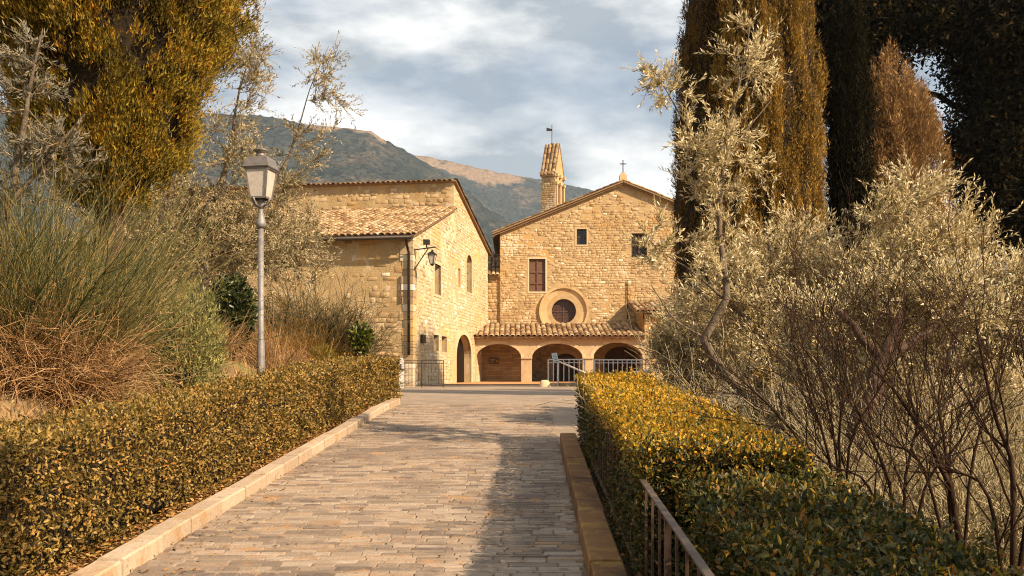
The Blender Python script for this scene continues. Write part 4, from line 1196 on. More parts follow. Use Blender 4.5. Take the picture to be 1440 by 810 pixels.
def batch_tubes(P, Rr, sides=3, cap=False):
    """P (M,K,3), Rr (M,K) -> verts, quads"""
    Mn, K = P.shape[:2]
    T = np.empty_like(P); T[:, 1:-1] = P[:, 2:] - P[:, :-2]; T[:, 0] = P[:, 1] - P[:, 0]; T[:, -1] = P[:, -1] - P[:, -2]
    T = unit(T)
    ref = np.where(np.abs(T[:, :1, 2:3]) < 0.8, np.array([0, 0, 1.0]), np.array([1.0, 0, 0]))
    A = unit(np.cross(T, np.broadcast_to(ref, T.shape))); B = np.cross(T, A)
    ang = 2 * np.pi * np.arange(sides) / sides
    V = P[:, :, None] + Rr[:, :, None, None] * (A[:, :, None] * np.cos(ang)[:, None] + B[:, :, None] * np.sin(ang)[:, None])
    i = np.arange(Mn * K * sides).reshape(Mn, K, sides)
    j = np.roll(i, -1, axis=2)
    q = np.stack([i[:, :-1], j[:, :-1], j[:, 1:], i[:, 1:]], -1).reshape(-1, 4)
    return V.reshape(-1, 3), q

def merge(parts):
    Vs, Fs, Rs, off = [], {3: [], 4: []}, [], 0
    for V, Fq, r in parts:
        if len(V) == 0: continue
        Vs.append(V); Fs[Fq.shape[1]].append(Fq + off); Rs.append(np.broadcast_to(r, (len(V),)) if np.ndim(r) == 0 else r); off += len(V)
    return np.concatenate(Vs), [np.concatenate(f) for f in Fs.values() if f], np.concatenate(Rs)

def leaves(P, D, L, W, rs, normal=None, fold=0.15, shape='lance'):
    """P base points (N,3), D directions, lengths L, widths W -> verts, tris, rnd"""
    N = len(P)
    D = unit(D)
    if normal is None: normal = rs.normal(size=(N, 3))
    S = unit(np.cross(D, normal)); Nn = np.cross(S, D)
    L = np.broadcast_to(L, (N,))[:, None]; W = np.broadcast_to(W, (N,))[:, None]
    r = rs.rand(N)
    if shape == 'lance':
        V = np.stack([P, P + D * L * 0.45 + S * W * 0.5 + Nn * W * fold, P + D * L, P + D * L * 0.45 - S * W * 0.5 + Nn * W * fold], 1)
        t = np.array([[0, 1, 2], [0, 2, 3]])
    elif shape == 'needle':
        V = np.stack([P - S * W * 0.5, P + S * W * 0.5, P + D * L], 1)
        t = np.array([[0, 1, 2]])
    else:      # oval
        V = np.stack([P, P + D * L * 0.3 + S * W * 0.46 + Nn * W * fold, P + D * L * 0.7 + S * W * 0.40 + Nn * W * fold * 0.8, P + D * L - Nn * L * 0.08,
                      P + D * L * 0.7 - S * W * 0.40 + Nn * W * fold * 0.8, P + D * L * 0.3 - S * W * 0.46 + Nn * W * fold], 1)
        t = np.array([[0, 1, 2], [0, 2, 3], [0, 3, 4], [0, 4, 5]])
    k = V.shape[1]
    Fq = (np.arange(N)[:, None, None] * k + t[None]).reshape(-1, 3)
    return V.reshape(-1, 3), Fq, np.repeat(r, k)

def curve_paths(P0, D0, L, rs, K=5, droop=0.0, wig=0.1):
    """short curved shoots from P0 along D0"""
    N = len(P0); L = np.broadcast_to(L, (N,))
    out = np.zeros((N, K, 3)); out[:, 0] = P0; d = unit(D0); 
    st = (L / (K - 1))[:, None]
    for k in range(1, K):
        d = unit(d + rs.normal(size=(N, 3)) * wig + np.array([0, 0, -droop]))
        out[:, k] = out[:, k - 1] + d * st
    return out

def spawn(P, Rr, n, rs, t=(0.25, 1.0), length=(0.2, 0.5), spread=0.7, up=0.2, rscale=0.6, K=4, droop=0.0, wig=0.12, rtip=0.35, outward=None):
    """n side shoots on each parent path"""
    Mn, Kp = P.shape[:2]
    par = np.repeat(np.arange(Mn), n); N = len(par)
    tt = rs.uniform(t[0], t[1], N) * (Kp - 1); k = np.minimum(tt.astype(int), Kp - 2); f = (tt - k)[:, None]
    a, b = P[par, k], P[par, k + 1]
    P0 = a + (b - a) * f
    tan = unit(b - a)
    side = rs.normal(size=(N, 3)); side = unit(side - tan * (side * tan).sum(-1, keepdims=True))
    D = tan + side * spread * rs.uniform(0.6, 1.3, (N, 1)) + np.array([0, 0, up])
    if outward is not None: D = D + outward
    L = rs.uniform(length[0], length[1], N)
    r0 = (Rr[par, k] * (1 - f[:, 0]) + Rr[par, k + 1] * f[:, 0]) * rscale
    C = curve_paths(P0, D, L, rs, K, droop, wig)
    RR = r0[:, None] * np.linspace(1, rtip, K)[None]
    return C, RR

def smooth_line(pts, n=14, jit=0.0, rs=None):
    """pts (x,y,z,r) -> resampled Catmull-Rom"""
    p = np.array(pts, dtype=float)
    q = np.vstack([2 * p[0] - p[1], p, 2 * p[-1] - p[-2]])
    out = []
    segs = len(p) - 1
    for s in range(segs):
        m = max(2, int(round(n / segs)))
        for k in range(m):
            t = k / m
            a, b, c, d = q[s], q[s + 1], q[s + 2], q[s + 3]
            out.append(0.5 * ((2 * b) + (-a + c) * t + (2 * a - 5 * b + 4 * c - d) * t * t + (-a + 3 * b - 3 * c + d) * t ** 3))
    out.append(p[-1]); out = np.array(out)
    if rs is not None and jit: out[1:, :3] += rs.normal(size=(len(out) - 1, 3)) * jit * out[1:, 3:4]
    out[:, 3] = np.maximum(out[:, 3], 0.002)
    return out

def ellipsoid_pts(b, n, rs, shell=0.55):
    d = unit(rs.normal(size=(n, 3))); r = rs.rand(n) ** shell
    return np.array(b[:3]) + d * r[:, None] * np.array(b[3:6])

def tree_twigs(limbs, blobs, n, rs, twig_r=0.012, rise=0.15):
    """join points scattered in the crown's masses to the nearest wood with curved shoots"""
    nodes = np.concatenate([l_[:, :3] for l_ in limbs]); nr = np.concatenate([l_[:, 3] for l_ in limbs])
    wts = np.array([b[6] if len(b) > 6 else 1.0 for b in blobs]); wts = wts / wts.sum()
    cnt = rs.multinomial(n, wts)
    tg = np.concatenate([ellipsoid_pts(b, c, rs) for b, c in zip(blobs, cnt) if c])
    d0 = np.min(np.linalg.norm(tg[:, None] - nodes[None], axis=-1), axis=1)
    tg = tg[np.argsort(d0)]
    paths, radii = [], []
    for q in tg:
        dv = nodes - q; dd = (dv ** 2).sum(-1) * (1 + 0.6 * (nodes[:, 2] > q[2] + 0.1))
        k = int(np.argmin(dd)); a = nodes[k]
        L = math.sqrt(((a - q) ** 2).sum())
        mid = 0.5 * (a + q) + rs.normal(size=3) * 0.10 * L + np.array([0, 0, -rise * L * 0.5])
        t = np.linspace(0, 1, 6)[:, None]
        c = (1 - t) ** 2 * a + 2 * t * (1 - t) * mid + t ** 2 * q
        paths.append(c)
        r0 = min(nr[k] * 0.7, twig_r * (0.5 + L)); radii.append(np.linspace(max(r0, 0.004), 0.0035, 6))
        nodes = np.vstack([nodes, c[2:]]); nr = np.concatenate([nr, np.linspace(r0, 0.004, 6)[2:]])
    return np.array(paths), np.array(radii)

def limb_tubes(limbs, sides=8):
    return [(*batch_tubes(l_[None, :, :3], l_[None, :, 3], sides), 0.5) for l_ in limbs]

def olive_tree(name, label, limbs, blobs, n, leaf_m, rs, bark='bark_olive', L=(0.045, 0.075), W=0.013, sprigs=4, per=14, sl=(0.15, 0.38), group=None, cat="tree", leaf_rise=0.35, base=None):
    limbs = [smooth_line(l_, 18, 0.25, rs) for l_ in limbs]
    b0 = limbs[0][0] if base is None else base
    root = empty(name, tuple(float(c) for c in b0[:3])); tag(root, label, cat, group)
    TP_, TR_ = tree_twigs(limbs, blobs, n, rs)
    SP, SR = spawn(TP_, TR_, sprigs, rs, (0.2, 1.0), sl, 0.75, leaf_rise, 0.6, 3, 0.0, 0.15)
    V, Fq, r = merge(limb_tubes(limbs))
    link("trunk", np_mesh("trunk", V, Fq, rnd=r, smooth=True), M[bark], root)
    V, Fq, r = merge([(*batch_tubes(TP_[:, [0, 2, 3, 5]], TR_[:, [0, 2, 3, 5]], 3), 0.5), (*batch_tubes(SP, np.maximum(SR, 0.0022), 3), 0.5)])
    link("branches", np_mesh("branches", V, Fq, rnd=r, smooth=True), M['straw_twig'] if bark == 'bark_olive' else M[bark], root)
    # leaves in pairs along the sprigs and the outer half of the shoots
    allP = [SP, curve_sub(TP_)]
    LV = []
    for Pp, m in ((SP, per), (curve_sub(TP_), per)):
        Mn, K = Pp.shape[:2]
        tt = np.tile(np.linspace(0.12, 1.0, m), Mn) * (K - 1) + rs.uniform(-0.05, 0.05, Mn * m); tt = np.clip(tt, 0, K - 1.001)
        par = np.repeat(np.arange(Mn), m); k = tt.astype(int); f = (tt - k)[:, None]
        a, b = Pp[par, k], Pp[par, k + 1]
        P0 = a + (b - a) * f; tan = unit(b - a)
        side = rs.normal(size=P0.shape); side = unit(side - tan * (side * tan).sum(-1, keepdims=True))
        D = tan * rs.uniform(0.5, 1.1, (len(P0), 1)) + side * rs.uniform(0.5, 0.9, (len(P0), 1)) + np.array([0, 0, 0.15])
        LV.append(leaves(P0, D, rs.uniform(L[0], L[1], len(P0)), W * rs.uniform(0.8, 1.25, len(P0)), rs, normal=rs.normal(size=P0.shape) * 0.75 + np.array([0.6, -0.5, 0.7])))
    V, Fq, r = merge(LV)
    o = link("crown", np_mesh("crown", V, Fq, rnd=r), M[leaf_m], root)
    return root

def curve_sub(P):
    return P[:, 2:]

def cypress_sprays(centres, D, n_each, rs, spread=(0.10, 0.10, 0.28), L=(0.06, 0.13), W=0.02, up=0.9, outl=0.35):
    """centres (C,3) with outward directions D: each a flame of little upward scale sprays"""
    C = len(centres)
    par = np.repeat(np.arange(C), n_each); N = len(par)
    off = rs.normal(size=(N, 3)) * np.array(spread)
    narrow = np.clip(1.15 - (off[:, 2:3] / (2.2 * spread[2]) + 0.5), 0.2, 1.2)
    off[:, :2] *= narrow
    P0 = centres[par] + off
    d = D[par] * outl + np.array([0, 0, up]) + rs.normal(size=(N, 3)) * 0.42
    V, Fq, r = leaves(P0, d, rs.uniform(L[0], L[1], N), W * rs.uniform(0.7, 1.4, N), rs, shape='needle')
    cr = np.repeat(rs.rand(C)[par], 3)
    return V, Fq, 0.45 * r + 0.55 * cr

def cypress(name, label, x, y, z0, z1, prof, leaf_m, n_cl, n_each, rs, trunk_r=0.16, spread=(0.11, 0.11, 0.30), L=(0.06, 0.13), W=0.02, group=None, vis_top=None, core=True, lean=(0, 0), outl=0.35, squash=1.0, core_k=0.78, groove=0.20, gf=(7.0, 0.9), hollow=-0.22):
    """prof: function t in 0..1 -> radius"""
    root = empty(name, (x, y, float(ground_z(x, y)))); tag(root, label, "tree", group)
    tz = np.linspace(float(ground_z(x, y)) - 0.2, z0 + (z1 - z0) * 0.9, 10)
    mbp = np.stack([x + lean[0] * (tz - tz[0]), y + lean[1] * (tz - tz[0]), tz, np.linspace(trunk_r, 0.03, 10)], -1)
    V, Fq = batch_tubes(mbp[None, :, :3], mbp[None, :, 3], 9)
    # dead stubs and limbs running into the crown
    lb_t = rs.uniform(0.02, 0.8, 60); lp = np.stack([x + 0 * lb_t, y + 0 * lb_t, z0 + lb_t * (z1 - z0)], -1)
    aa = rs.uniform(0, 6.28, 60)
    lr = np.array([prof(t) for t in lb_t])
    LP = curve_paths(lp, np.stack([np.cos(aa), np.sin(aa), 0.9 + 0 * aa], -1), lr * 1.0, rs, 5, -0.05, 0.08)
    V2, F2 = batch_tubes(LP, np.tile(np.linspace(0.03, 0.008, 5), (60, 1)), 4)
    V, Fq, r = merge([(V, Fq, 0.5), (V2, F2, 0.5)])
    link("trunk", np_mesh("trunk", V, Fq, rnd=r, smooth=True), M['bark_dark'], root)
    pr = np.array([prof(t) for t in np.linspace(0, 1, 200)])
    cw = np.cumsum(pr + 0.05); cw /= cw[-1]
    t = np.interp(rs.rand(n_cl), cw, np.linspace(0, 1, 200))
    if vis_top is not None:      # the top out of view is built more sparsely
        tv = (vis_top - z0) / (z1 - z0); hid = (t > tv) & (rs.rand(n_cl) < 0.75)
        t = np.where(hid, np.interp(rs.rand(n_cl) * np.interp(tv, np.linspace(0, 1, 200), cw), cw, np.linspace(0, 1, 200)), t)
    ang = np.where(rs.rand(n_cl) < 0.78, rs.normal(-1.57, 1.05, n_cl), rs.uniform(0, 2 * np.pi, n_cl))
    zz = z0 + t * (z1 - z0)
    ok = fbm(ang * gf[0] + x, zz * gf[1], 19, 2) + rs.normal(size=n_cl) * 0.12 > hollow       # hollows between the sprays stay dark
    t, ang, zz = t[ok], ang[ok], zz[ok]; n_cl = len(t)
    rad = np.interp(t, np.linspace(0, 1, 200), pr)
    lump = 1 + 0.10 * fbm(ang * 2.2 + x, zz * 1.1, 7, 3) + groove * fbm(ang * gf[0] + x, zz * gf[1], 19, 2)
    k = rs.uniform(0.84, 1.04, n_cl) * lump
    dirs = np.stack([np.cos(ang), np.sin(ang) * squash, 0 * ang], -1)
    C = np.stack([x + lean[0] * (zz - z0), y + lean[1] * (zz - z0), zz], -1) + dirs * (rad * k)[:, None]
    V, Fq, r = cypress_sprays(C, dirs, n_each, rs, spread, L, W, outl=outl)
    link("crown", np_mesh("crown", V, Fq, rnd=r), M[leaf_m], root)
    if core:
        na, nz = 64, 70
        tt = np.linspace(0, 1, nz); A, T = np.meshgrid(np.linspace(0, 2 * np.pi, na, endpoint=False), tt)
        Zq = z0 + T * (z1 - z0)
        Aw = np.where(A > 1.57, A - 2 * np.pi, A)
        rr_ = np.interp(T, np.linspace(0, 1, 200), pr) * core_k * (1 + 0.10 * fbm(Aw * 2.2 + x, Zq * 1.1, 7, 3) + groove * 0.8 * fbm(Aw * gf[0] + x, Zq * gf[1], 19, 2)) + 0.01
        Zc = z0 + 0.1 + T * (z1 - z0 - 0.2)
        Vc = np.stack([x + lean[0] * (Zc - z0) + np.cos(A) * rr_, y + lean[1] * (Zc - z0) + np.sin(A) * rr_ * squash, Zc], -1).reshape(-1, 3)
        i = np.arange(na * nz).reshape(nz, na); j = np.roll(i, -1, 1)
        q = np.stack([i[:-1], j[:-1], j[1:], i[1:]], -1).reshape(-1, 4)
        link("shade_core", np_mesh("shade_core", Vc, q, smooth=True), M['cypress_core'], root)  # near-black hull: shade between the sprays put into its colour
    return root

def broom(name, label, centre, rad, n, rs, length, lean, mat, spread=0.45, droop=0.02, sub=4, r0=0.004, K=7, cat="shrub", sub_len=(0.3, 0.7), group=None, sub_spread=0.28, up0=1.0, part="stems", minr=0.0016, wig=0.10):
    c = np.array(centre, dtype=float)
    root = empty(name, tuple(c)); tag(root, label, cat, group)
    a = rs.uniform(0, 6.28, n); r = np.sqrt(rs.rand(n))
    P0 = np.stack([c[0] + np.cos(a) * r * rad[0], c[1] + np.sin(a) * r * rad[1], 0 * a], -1)
    P0[:, 2] = np.minimum(ground_z(P0[:, 0], P0[:, 1]), c[2] + 0.4) - 0.03
    D = np.stack([np.cos(a) * r * spread + lean[0], np.sin(a) * r * spread + lean[1], up0 + 0 * a], -1) + rs.normal(size=(n, 3)) * 0.24
    P = curve_paths(P0, D, rs.uniform(length[0], length[1], n) * rs.choice([0.55, 0.8, 1.0, 1.08], n), rs, K, droop, wig)
    Rr = np.tile(np.linspace(1, 0.4, K), (n, 1)) * r0 * rs.uniform(0.8, 1.4, (n, 1))
    parts = [(*batch_tubes(P, Rr, 3), np.repeat(rs.rand(n), K * 3))]
    if sub:
        P2, R2 = spawn(P, Rr, sub, rs, (0.3, 0.95), sub_len, sub_spread, 0.1, 0.75, 4, droop * 0.8, wig)
        m = len(P2)
        parts.append((*batch_tubes(P2, np.maximum(R2, minr), 3), np.repeat(rs.rand(m), 12)))
    V, Fq, rr_ = merge(parts)
    link(part, np_mesh(part, V, Fq, rnd=rr_), M[mat], root)
    return root

def leafy_bush(name, label, centre, radii, n, rs, mat, L, W, shape='oval', cat="shrub", stems=24, up=0.3, group=None, shell=0.35):
    c = np.array(centre, dtype=float)
    gz = float(ground_z(c[0], c[1]))
    root = empty(name, (c[0], c[1], gz)); tag(root, label, cat, group)
    P = ellipsoid_pts((*c, *radii), n, rs, shell)
    nrm = unit((P - c) / np.array(radii)); 
    lump = 1 + 0.16 * fbm(nrm[:, 0] * 3 + c[0], nrm[:, 2] * 3 + nrm[:, 1] * 2, 5, 3)
    P = c + (P - c) * lump[:, None]
    D = nrm * 0.6 + rs.normal(size=P.shape) * 0.6 + np.array([0, 0, up])
    V, Fq, r = leaves(P, D, rs.uniform(L[0], L[1], n), W * rs.uniform(0.8, 1.25, n), rs, shape=shape)
    link("foliage", np_mesh("foliage", V, Fq, rnd=r), M[mat], root)
    a = rs.uniform(0, 6.28, stems)
    S0 = np.stack([c[0] + 0.1 * radii[0] * np.cos(a), c[1] + 0.1 * radii[1] * np.sin(a), gz - 0.05 + 0 * a], -1)
    tgt = c + unit(rs.normal(size=(stems, 3)) + [0, 0, 0.6]) * np.array(radii) * 0.8
    t = np.linspace(0, 1, 5)[None, :, None]
    Ps = S0[:, None] * (1 - t) + tgt[:, None] * t + rs.normal(size=(stems, 5, 3)) * 0.02
    V, Fq = batch_tubes(Ps, np.tile(np.linspace(0.014, 0.004, 5), (stems, 1)), 4)
    link("stems", np_mesh("stems", V, Fq), M['twig'], root)
    return root

def grass_patch(name, label, pts, rs, L, W, mat, lean=0.5, seg=True):
    n = len(pts)
    P0 = np.column_stack([pts, ground_z(pts[:, 0], pts[:, 1]) - 0.01])
    D = rs.normal(size=(n, 3)) * lean + np.array([0, 0, 1.0])
    V, Fq, r = leaves(P0, D, rs.uniform(L[0], L[1], n), rs.uniform(0.7, 1.3, n) * W, rs, fold=0.1)
    o = link(name, np_mesh(name, V, Fq, rnd=r), M[mat]); tag(o, label, kind="stuff")
    return o

# ------------------------------------------------------------------ trimmed hedges
def hedge(name, label, u0, u1, v0, v1, h0, h1, dens, mat, rs, L, W, young=False, end_curve=None, wav=0.085, faces=('top', 'l', 'r', 'n', 'f'), hfun=None, ufun=None):
    """a clipped hedge along the path, between lateral offsets u0<u1; dens = leaves per square metre"""
    root = empty(name, (0.5 * (u0 + u1) + SKEW * v0, v0, float(pz(v0)))); tag(root, label, "hedge")
    def place(u, v, h):
        k = end_curve(v) if end_curve else 0.0
        sh = ufun(v) if ufun else 0.0
        hh = h * (hfun(v) if hfun else 1.0)
        return np.stack([u + k + sh * (u < 0.5 * (u0 + u1)) + SKEW * v, v, pz(v) + h0 + hh], -1)
    H = h1 - h0
    Ps, Ns, Yg = [], [], []
    def face(kind, area):
        # denser near the camera, where single leaves can be seen
        n = int(area * dens)
        q = rs.rand(n); v = v0 + (v1 - v0) * q ** 1.25
        if kind == 'top':
            u = rs.uniform(u0, u1, n); h = np.full(n, H); N = np.tile([0, 0, 1.0], (n, 1))
        elif kind in 'lr':
            u = np.full(n, u0 if kind == 'l' else u1); h = H * rs.rand(n) ** 0.9; N = np.tile([-1.0 if kind == 'l' else 1.0, 0, 0.1], (n, 1))
        else:
            u = rs.uniform(u0, u1, n); h = H * rs.rand(n); v = np.full(n, v0 if kind == 'n' else v1); N = np.tile([0, -1.0 if kind == 'n' else 1.0, 0], (n, 1))
        w = wav * fbm(u * 3 + v * 2.2, v * 1.3 + h * 4, 17, 4)
        dep = -np.abs(rs.normal(size=n)) * 0.075 + rs.rand(n) ** 6 * 0.06
        edge = np.minimum(np.minimum(u - u0, u1 - u), H - h) if kind != 'top' else np.minimum(u - u0, u1 - u)
        if kind == 'top': dep = dep * 0.6
        rnd_off = -0.05 * np.clip(1 - edge / 0.10, 0, 1) ** 2 if kind == 'top' else 0
        P = place(u, v, h)
        P = P + N * (w + dep + rnd_off)[:, None]
        Ps.append(P); Ns.append(N)
        Yg.append(np.clip((h / H - 0.72) / 0.25, 0, 1) * (dep > -0.09) * (rs.rand(n) < 0.35 + 0.62 * sstep(4.8, 5.8, v)) if young else (rs.rand(n) < 0.10) * (h / H > 0.7) * 0.7)
    lo = 0.3 if u1 < 0 else 1.0; hi = 1.0 if u1 < 0 else 0.5
    A = {'top': (u1 - u0) * (v1 - v0), 'l': lo * H * (v1 - v0), 'r': hi * H * (v1 - v0), 'n': (u1 - u0) * H, 'f': (u1 - u0) * H}
    for k in faces: face(k, A[k])
    P = np.concatenate(Ps); N = np.concatenate(Ns); Y = np.concatenate(Yg)
    n = len(P)
    nr = N + rs.normal(size=(n, 3)) * 0.75
    D = rs.normal(size=(n, 3)) + np.array([0, 0, 0.5]) + N * 0.35
    dist = np.clip(P[:, 1] / 9.0, 0.9, 1.8)
    keep = fbm(P[:, 0] * 5 + P[:, 2] * 6, P[:, 1] * 4 + P[:, 2] * 3, 23, 3) < 0.42 + 0.5 * rs.rand(n) ** 2
    P, D, nr, dist, Y = P[keep], D[keep], nr[keep], dist[keep], Y[keep]; n = len(P)
    # young shoots standing proud of the clipped top
    ns = int((u1 - u0) * (v1 - v0) * 26); per = 7
    us, vs_ = rs.uniform(u0, u1, ns), v0 + (v1 - v0) * rs.rand(ns) ** 1.1
    S0 = place(us, vs_, np.full(ns, H)); SD = unit(np.stack([rs.normal(size=ns) * 0.35, rs.normal(size=ns) * 0.35, np.ones(ns)], -1))
    SL = rs.uniform(0.04, 0.13, ns)
    tt = np.tile(np.linspace(0.1, 1, per), ns)[:, None]
    SPt = np.repeat(S0, per, 0) + np.repeat(SD * SL[:, None], per, 0) * tt
    SDd = np.repeat(SD, per, 0) * 0.6 + rs.normal(size=SPt.shape) * 0.6
    P = np.concatenate([P, SPt]); D = np.concatenate([D, SDd]); nr = np.concatenate([nr, rs.normal(size=SPt.shape) + [0, 0, 0.6]])
    dist = np.concatenate([dist, np.clip(SPt[:, 1] / 9.0, 0.9, 1.8) * 0.8])
    Y = np.concatenate([Y, np.repeat((rs.rand(ns) < 0.7) * sstep(5.0, 6.0, vs_) if young else np.zeros(ns), per)]); n = len(P)
    LL = rs.uniform(L[0], L[1], n) * dist ** 0.5 * rs.choice([0.7, 1.0, 1.25], n); WW = W * rs.uniform(0.7, 1.25, n) * dist ** 0.5
    Yk = Y * (rs.rand(n) < 0.92)
    near = P[:, 1] < 5.6
    parts, ys = [], []
    for m, shp, k in ((near, 'oval', 6), (~near, 'lance', 4)):
        if m.any():
            parts.append(leaves(P[m], D[m], LL[m], WW[m] * (1.15 if shp == 'lance' else 1), rs, normal=nr[m], shape=shp)); ys.append(np.repeat(Yk[m], k))
    V, Fq, r = merge(parts); yv = np.concatenate(ys)
    link("foliage", np_mesh("foliage", V, Fq, rnd=r, extra={"young": yv}), M[mat], root)
    # solid woody core, near-black: the hedge's inner shade put into its colour
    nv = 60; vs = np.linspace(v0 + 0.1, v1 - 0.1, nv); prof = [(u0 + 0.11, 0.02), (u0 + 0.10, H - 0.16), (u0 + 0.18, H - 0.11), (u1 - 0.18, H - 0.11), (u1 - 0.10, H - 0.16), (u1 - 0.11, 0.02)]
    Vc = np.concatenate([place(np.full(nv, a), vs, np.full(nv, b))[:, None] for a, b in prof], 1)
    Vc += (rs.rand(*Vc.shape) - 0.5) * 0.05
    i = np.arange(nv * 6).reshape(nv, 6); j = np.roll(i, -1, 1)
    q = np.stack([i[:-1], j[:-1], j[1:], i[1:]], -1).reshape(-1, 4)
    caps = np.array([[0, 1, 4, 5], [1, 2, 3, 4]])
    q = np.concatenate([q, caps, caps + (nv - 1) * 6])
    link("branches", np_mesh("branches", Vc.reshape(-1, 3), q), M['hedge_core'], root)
    return root
# ------------------------------------------------------------------ planting
rs = np.random.RandomState(5)
H_LEFT = hedge("hedge", "long clipped olive-brown hedge on the lit side of the path", -3.62, -2.93, 1.8, 18.4, 0.03, 0.88, 3700, 'hedge_left', rs, (0.025, 0.045), 0.017,
      end_curve=lambda v: 0.30 * np.clip((v - 15.5) / 3, 0, 1) ** 2)
H_RIGHT = hedge("hedge", "clipped hedge with golden young leaves on top, behind the iron railing", 0.61, 1.50, 4.9, 11.7, 0.05, 0.90, 5400, 'hedge_right', rs, (0.022, 0.038), 0.016, young=True)
H_FRONT = hedge("hedge", "lower shaded dark green hedge in front of the golden one", 0.80, 1.66, 2.0, 5.1, 0.0, 0.75, 5000, 'hedge_right', rs, (0.026, 0.046), 0.018)

# fallen leaves between hedge and kerb
n = 9000
vv = rs.uniform(2.5, 17.3, n); uu = np.minimum(rs.uniform(-3.05, U_L - 0.16, n) + (rs.rand(n) < 0.04) * 0.12, U_L - 0.02)
P0 = np.stack([uu + SKEW * vv, vv, pz(vv) + rs.uniform(0.0, 0.035, n)], -1)
V, Fq, r = leaves(P0, np.column_stack([rs.normal(size=(n, 2)), rs.normal(size=n) * 0.25]), rs.uniform(0.03, 0.06, n), 0.028, rs, normal=np.tile([0, 0, 1.0], (n, 1)) + rs.normal(size=(n, 3)) * 0.3, shape='oval')
o = link("fallen_leaves", np_mesh("fallen_leaves", V, Fq, rnd=r), M['litter']); tag(o, "brown fallen leaves between the kerb and the hedge foot", kind="stuff")

# --- left side
X, Y = at(150, 250, 13)[:2]
def prof_big(t):
    return 1.84 * min(1.0, (t / 0.28)) ** 0.45 * (1 - max(0, (t - 0.45) / 0.55) ** 1.6)
cypress("cypress_tree", "broad golden cypress with rounded bottom behind the tall broom", -5.75, 13.0, 3.9, 15.0, prof_big, 'cypress_green', 2500, 112, rs, 0.24, (0.075, 0.075, 0.10), (0.045, 0.085), 0.017, vis_top=7.4, core_k=0.88, groove=0.24, gf=(8.0, 3.0), outl=0.8, hollow=-0.12)

def P3(x, y, d, r): q = at(x, y, d); return (q[0], q[1], q[2], r)
def B3(x, y, d, rx, ry, w=1.0, rd=None):
    q = at(x, y, d); k = d / F
    return (q[0], q[1], q[2], rx * k, (rd if rd else 0.5 * (rx + ry) * k), ry * k, w)
rs = np.random.RandomState(8)
g0 = float(ground_z(at(285, 400, 17)[0], 17))
b0 = at(287, 0, 17)
olive_tree("olive_tree", "tall brown-leaved olive tree with twisted trunk behind the street lamp",
    [[(b0[0], 17, g0 - 0.1, 0.16), P3(286, 400, 17, 0.13), P3(280, 340, 17, 0.11), P3(296, 290, 17, 0.08), P3(322, 220, 17, 0.04), P3(336, 130, 17, 0.018), P3(364, 45, 17, 0.005)],
     [P3(281, 345, 17, 0.09), P3(272, 310, 16.8, 0.06), P3(250, 270, 16.6, 0.035), P3(230, 220, 16.5, 0.015)],
     [P3(290, 320, 17, 0.06), P3(340, 290, 17.3, 0.05), P3(392, 245, 17.5, 0.03), P3(418, 185, 17.5, 0.016), P3(436, 125, 17.5, 0.009), P3(462, 65, 17.5, 0.004)],
     [P3(286, 360, 17, 0.06), P3(330, 350, 17.2, 0.04), P3(400, 320, 17.5, 0.02)]],
    [B3(300, 330, 17, 105, 75, 3), B3(250, 300, 17, 80, 60, 2), B3(370, 330, 17.3, 75, 75, 2.2), B3(330, 220, 17, 55, 60, 1.1), B3(355, 110, 17, 28, 85, 0.8), B3(455, 120, 17.5, 42, 62, 0.9, 0.5), B3(425, 205, 17.5, 50, 35, 0.45), B3(400, 260, 17.4, 40, 30, 0.6)],
    430, 'olive_brown', rs, L=(0.055, 0.09), W=0.019, sprigs=6, per=12, sl=(0.2, 0.5))
rs = np.random.RandomState(9)
g1 = float(ground_z(at(215, 400, 19)[0], 19))
olive_tree("olive_tree", "dusty brown olive tree between the broom and the lamp, set back",
    [[(at(215, 0, 19)[0], 19, g1 - 0.1, 0.13), P3(210, 380, 19, 0.11), P3(225, 330, 19, 0.08), P3(205, 260, 19, 0.03)], [P3(212, 370, 19, 0.06), P3(160, 320, 19, 0.03)], [P3(215, 360, 19, 0.07), P3(330, 330, 19.5, 0.05), P3(420, 330, 20, 0.02)]],
    [B3(190, 310, 19, 110, 80, 2), B3(300, 370, 19.5, 120, 60, 2), B3(410, 350, 20, 60, 60, 1.2)], 330, 'olive_brown', rs, L=(0.06, 0.10), W=0.022, sprigs=6, per=12, sl=(0.2, 0.5))
rs = np.random.RandomState(10)
xx = at(20, 0, 9)[0]
olive_tree("olive_tree", "grey thin olive tree at the picture edge in front of the broad cypress",
    [[(xx - 0.5, 9, float(ground_z(xx - 0.5, 9)) - 0.1, 0.08), P3(-20, 420, 9, 0.06), P3(10, 300, 9, 0.045), P3(30, 200, 9, 0.03), P3(45, 110, 9, 0.015), P3(60, 40, 9, 0.006)], [P3(12, 290, 9, 0.03), P3(70, 220, 9, 0.02), P3(120, 160, 9, 0.008)]],
    [B3(30, 120, 9, 60, 100, 2, 0.5), B3(60, 220, 9, 80, 50, 2, 0.5), B3(10, 300, 9, 60, 60, 1)], 75, 'olive_grey', rs, L=(0.045, 0.08), W=0.013, sprigs=4, per=14, sl=(0.15, 0.3))

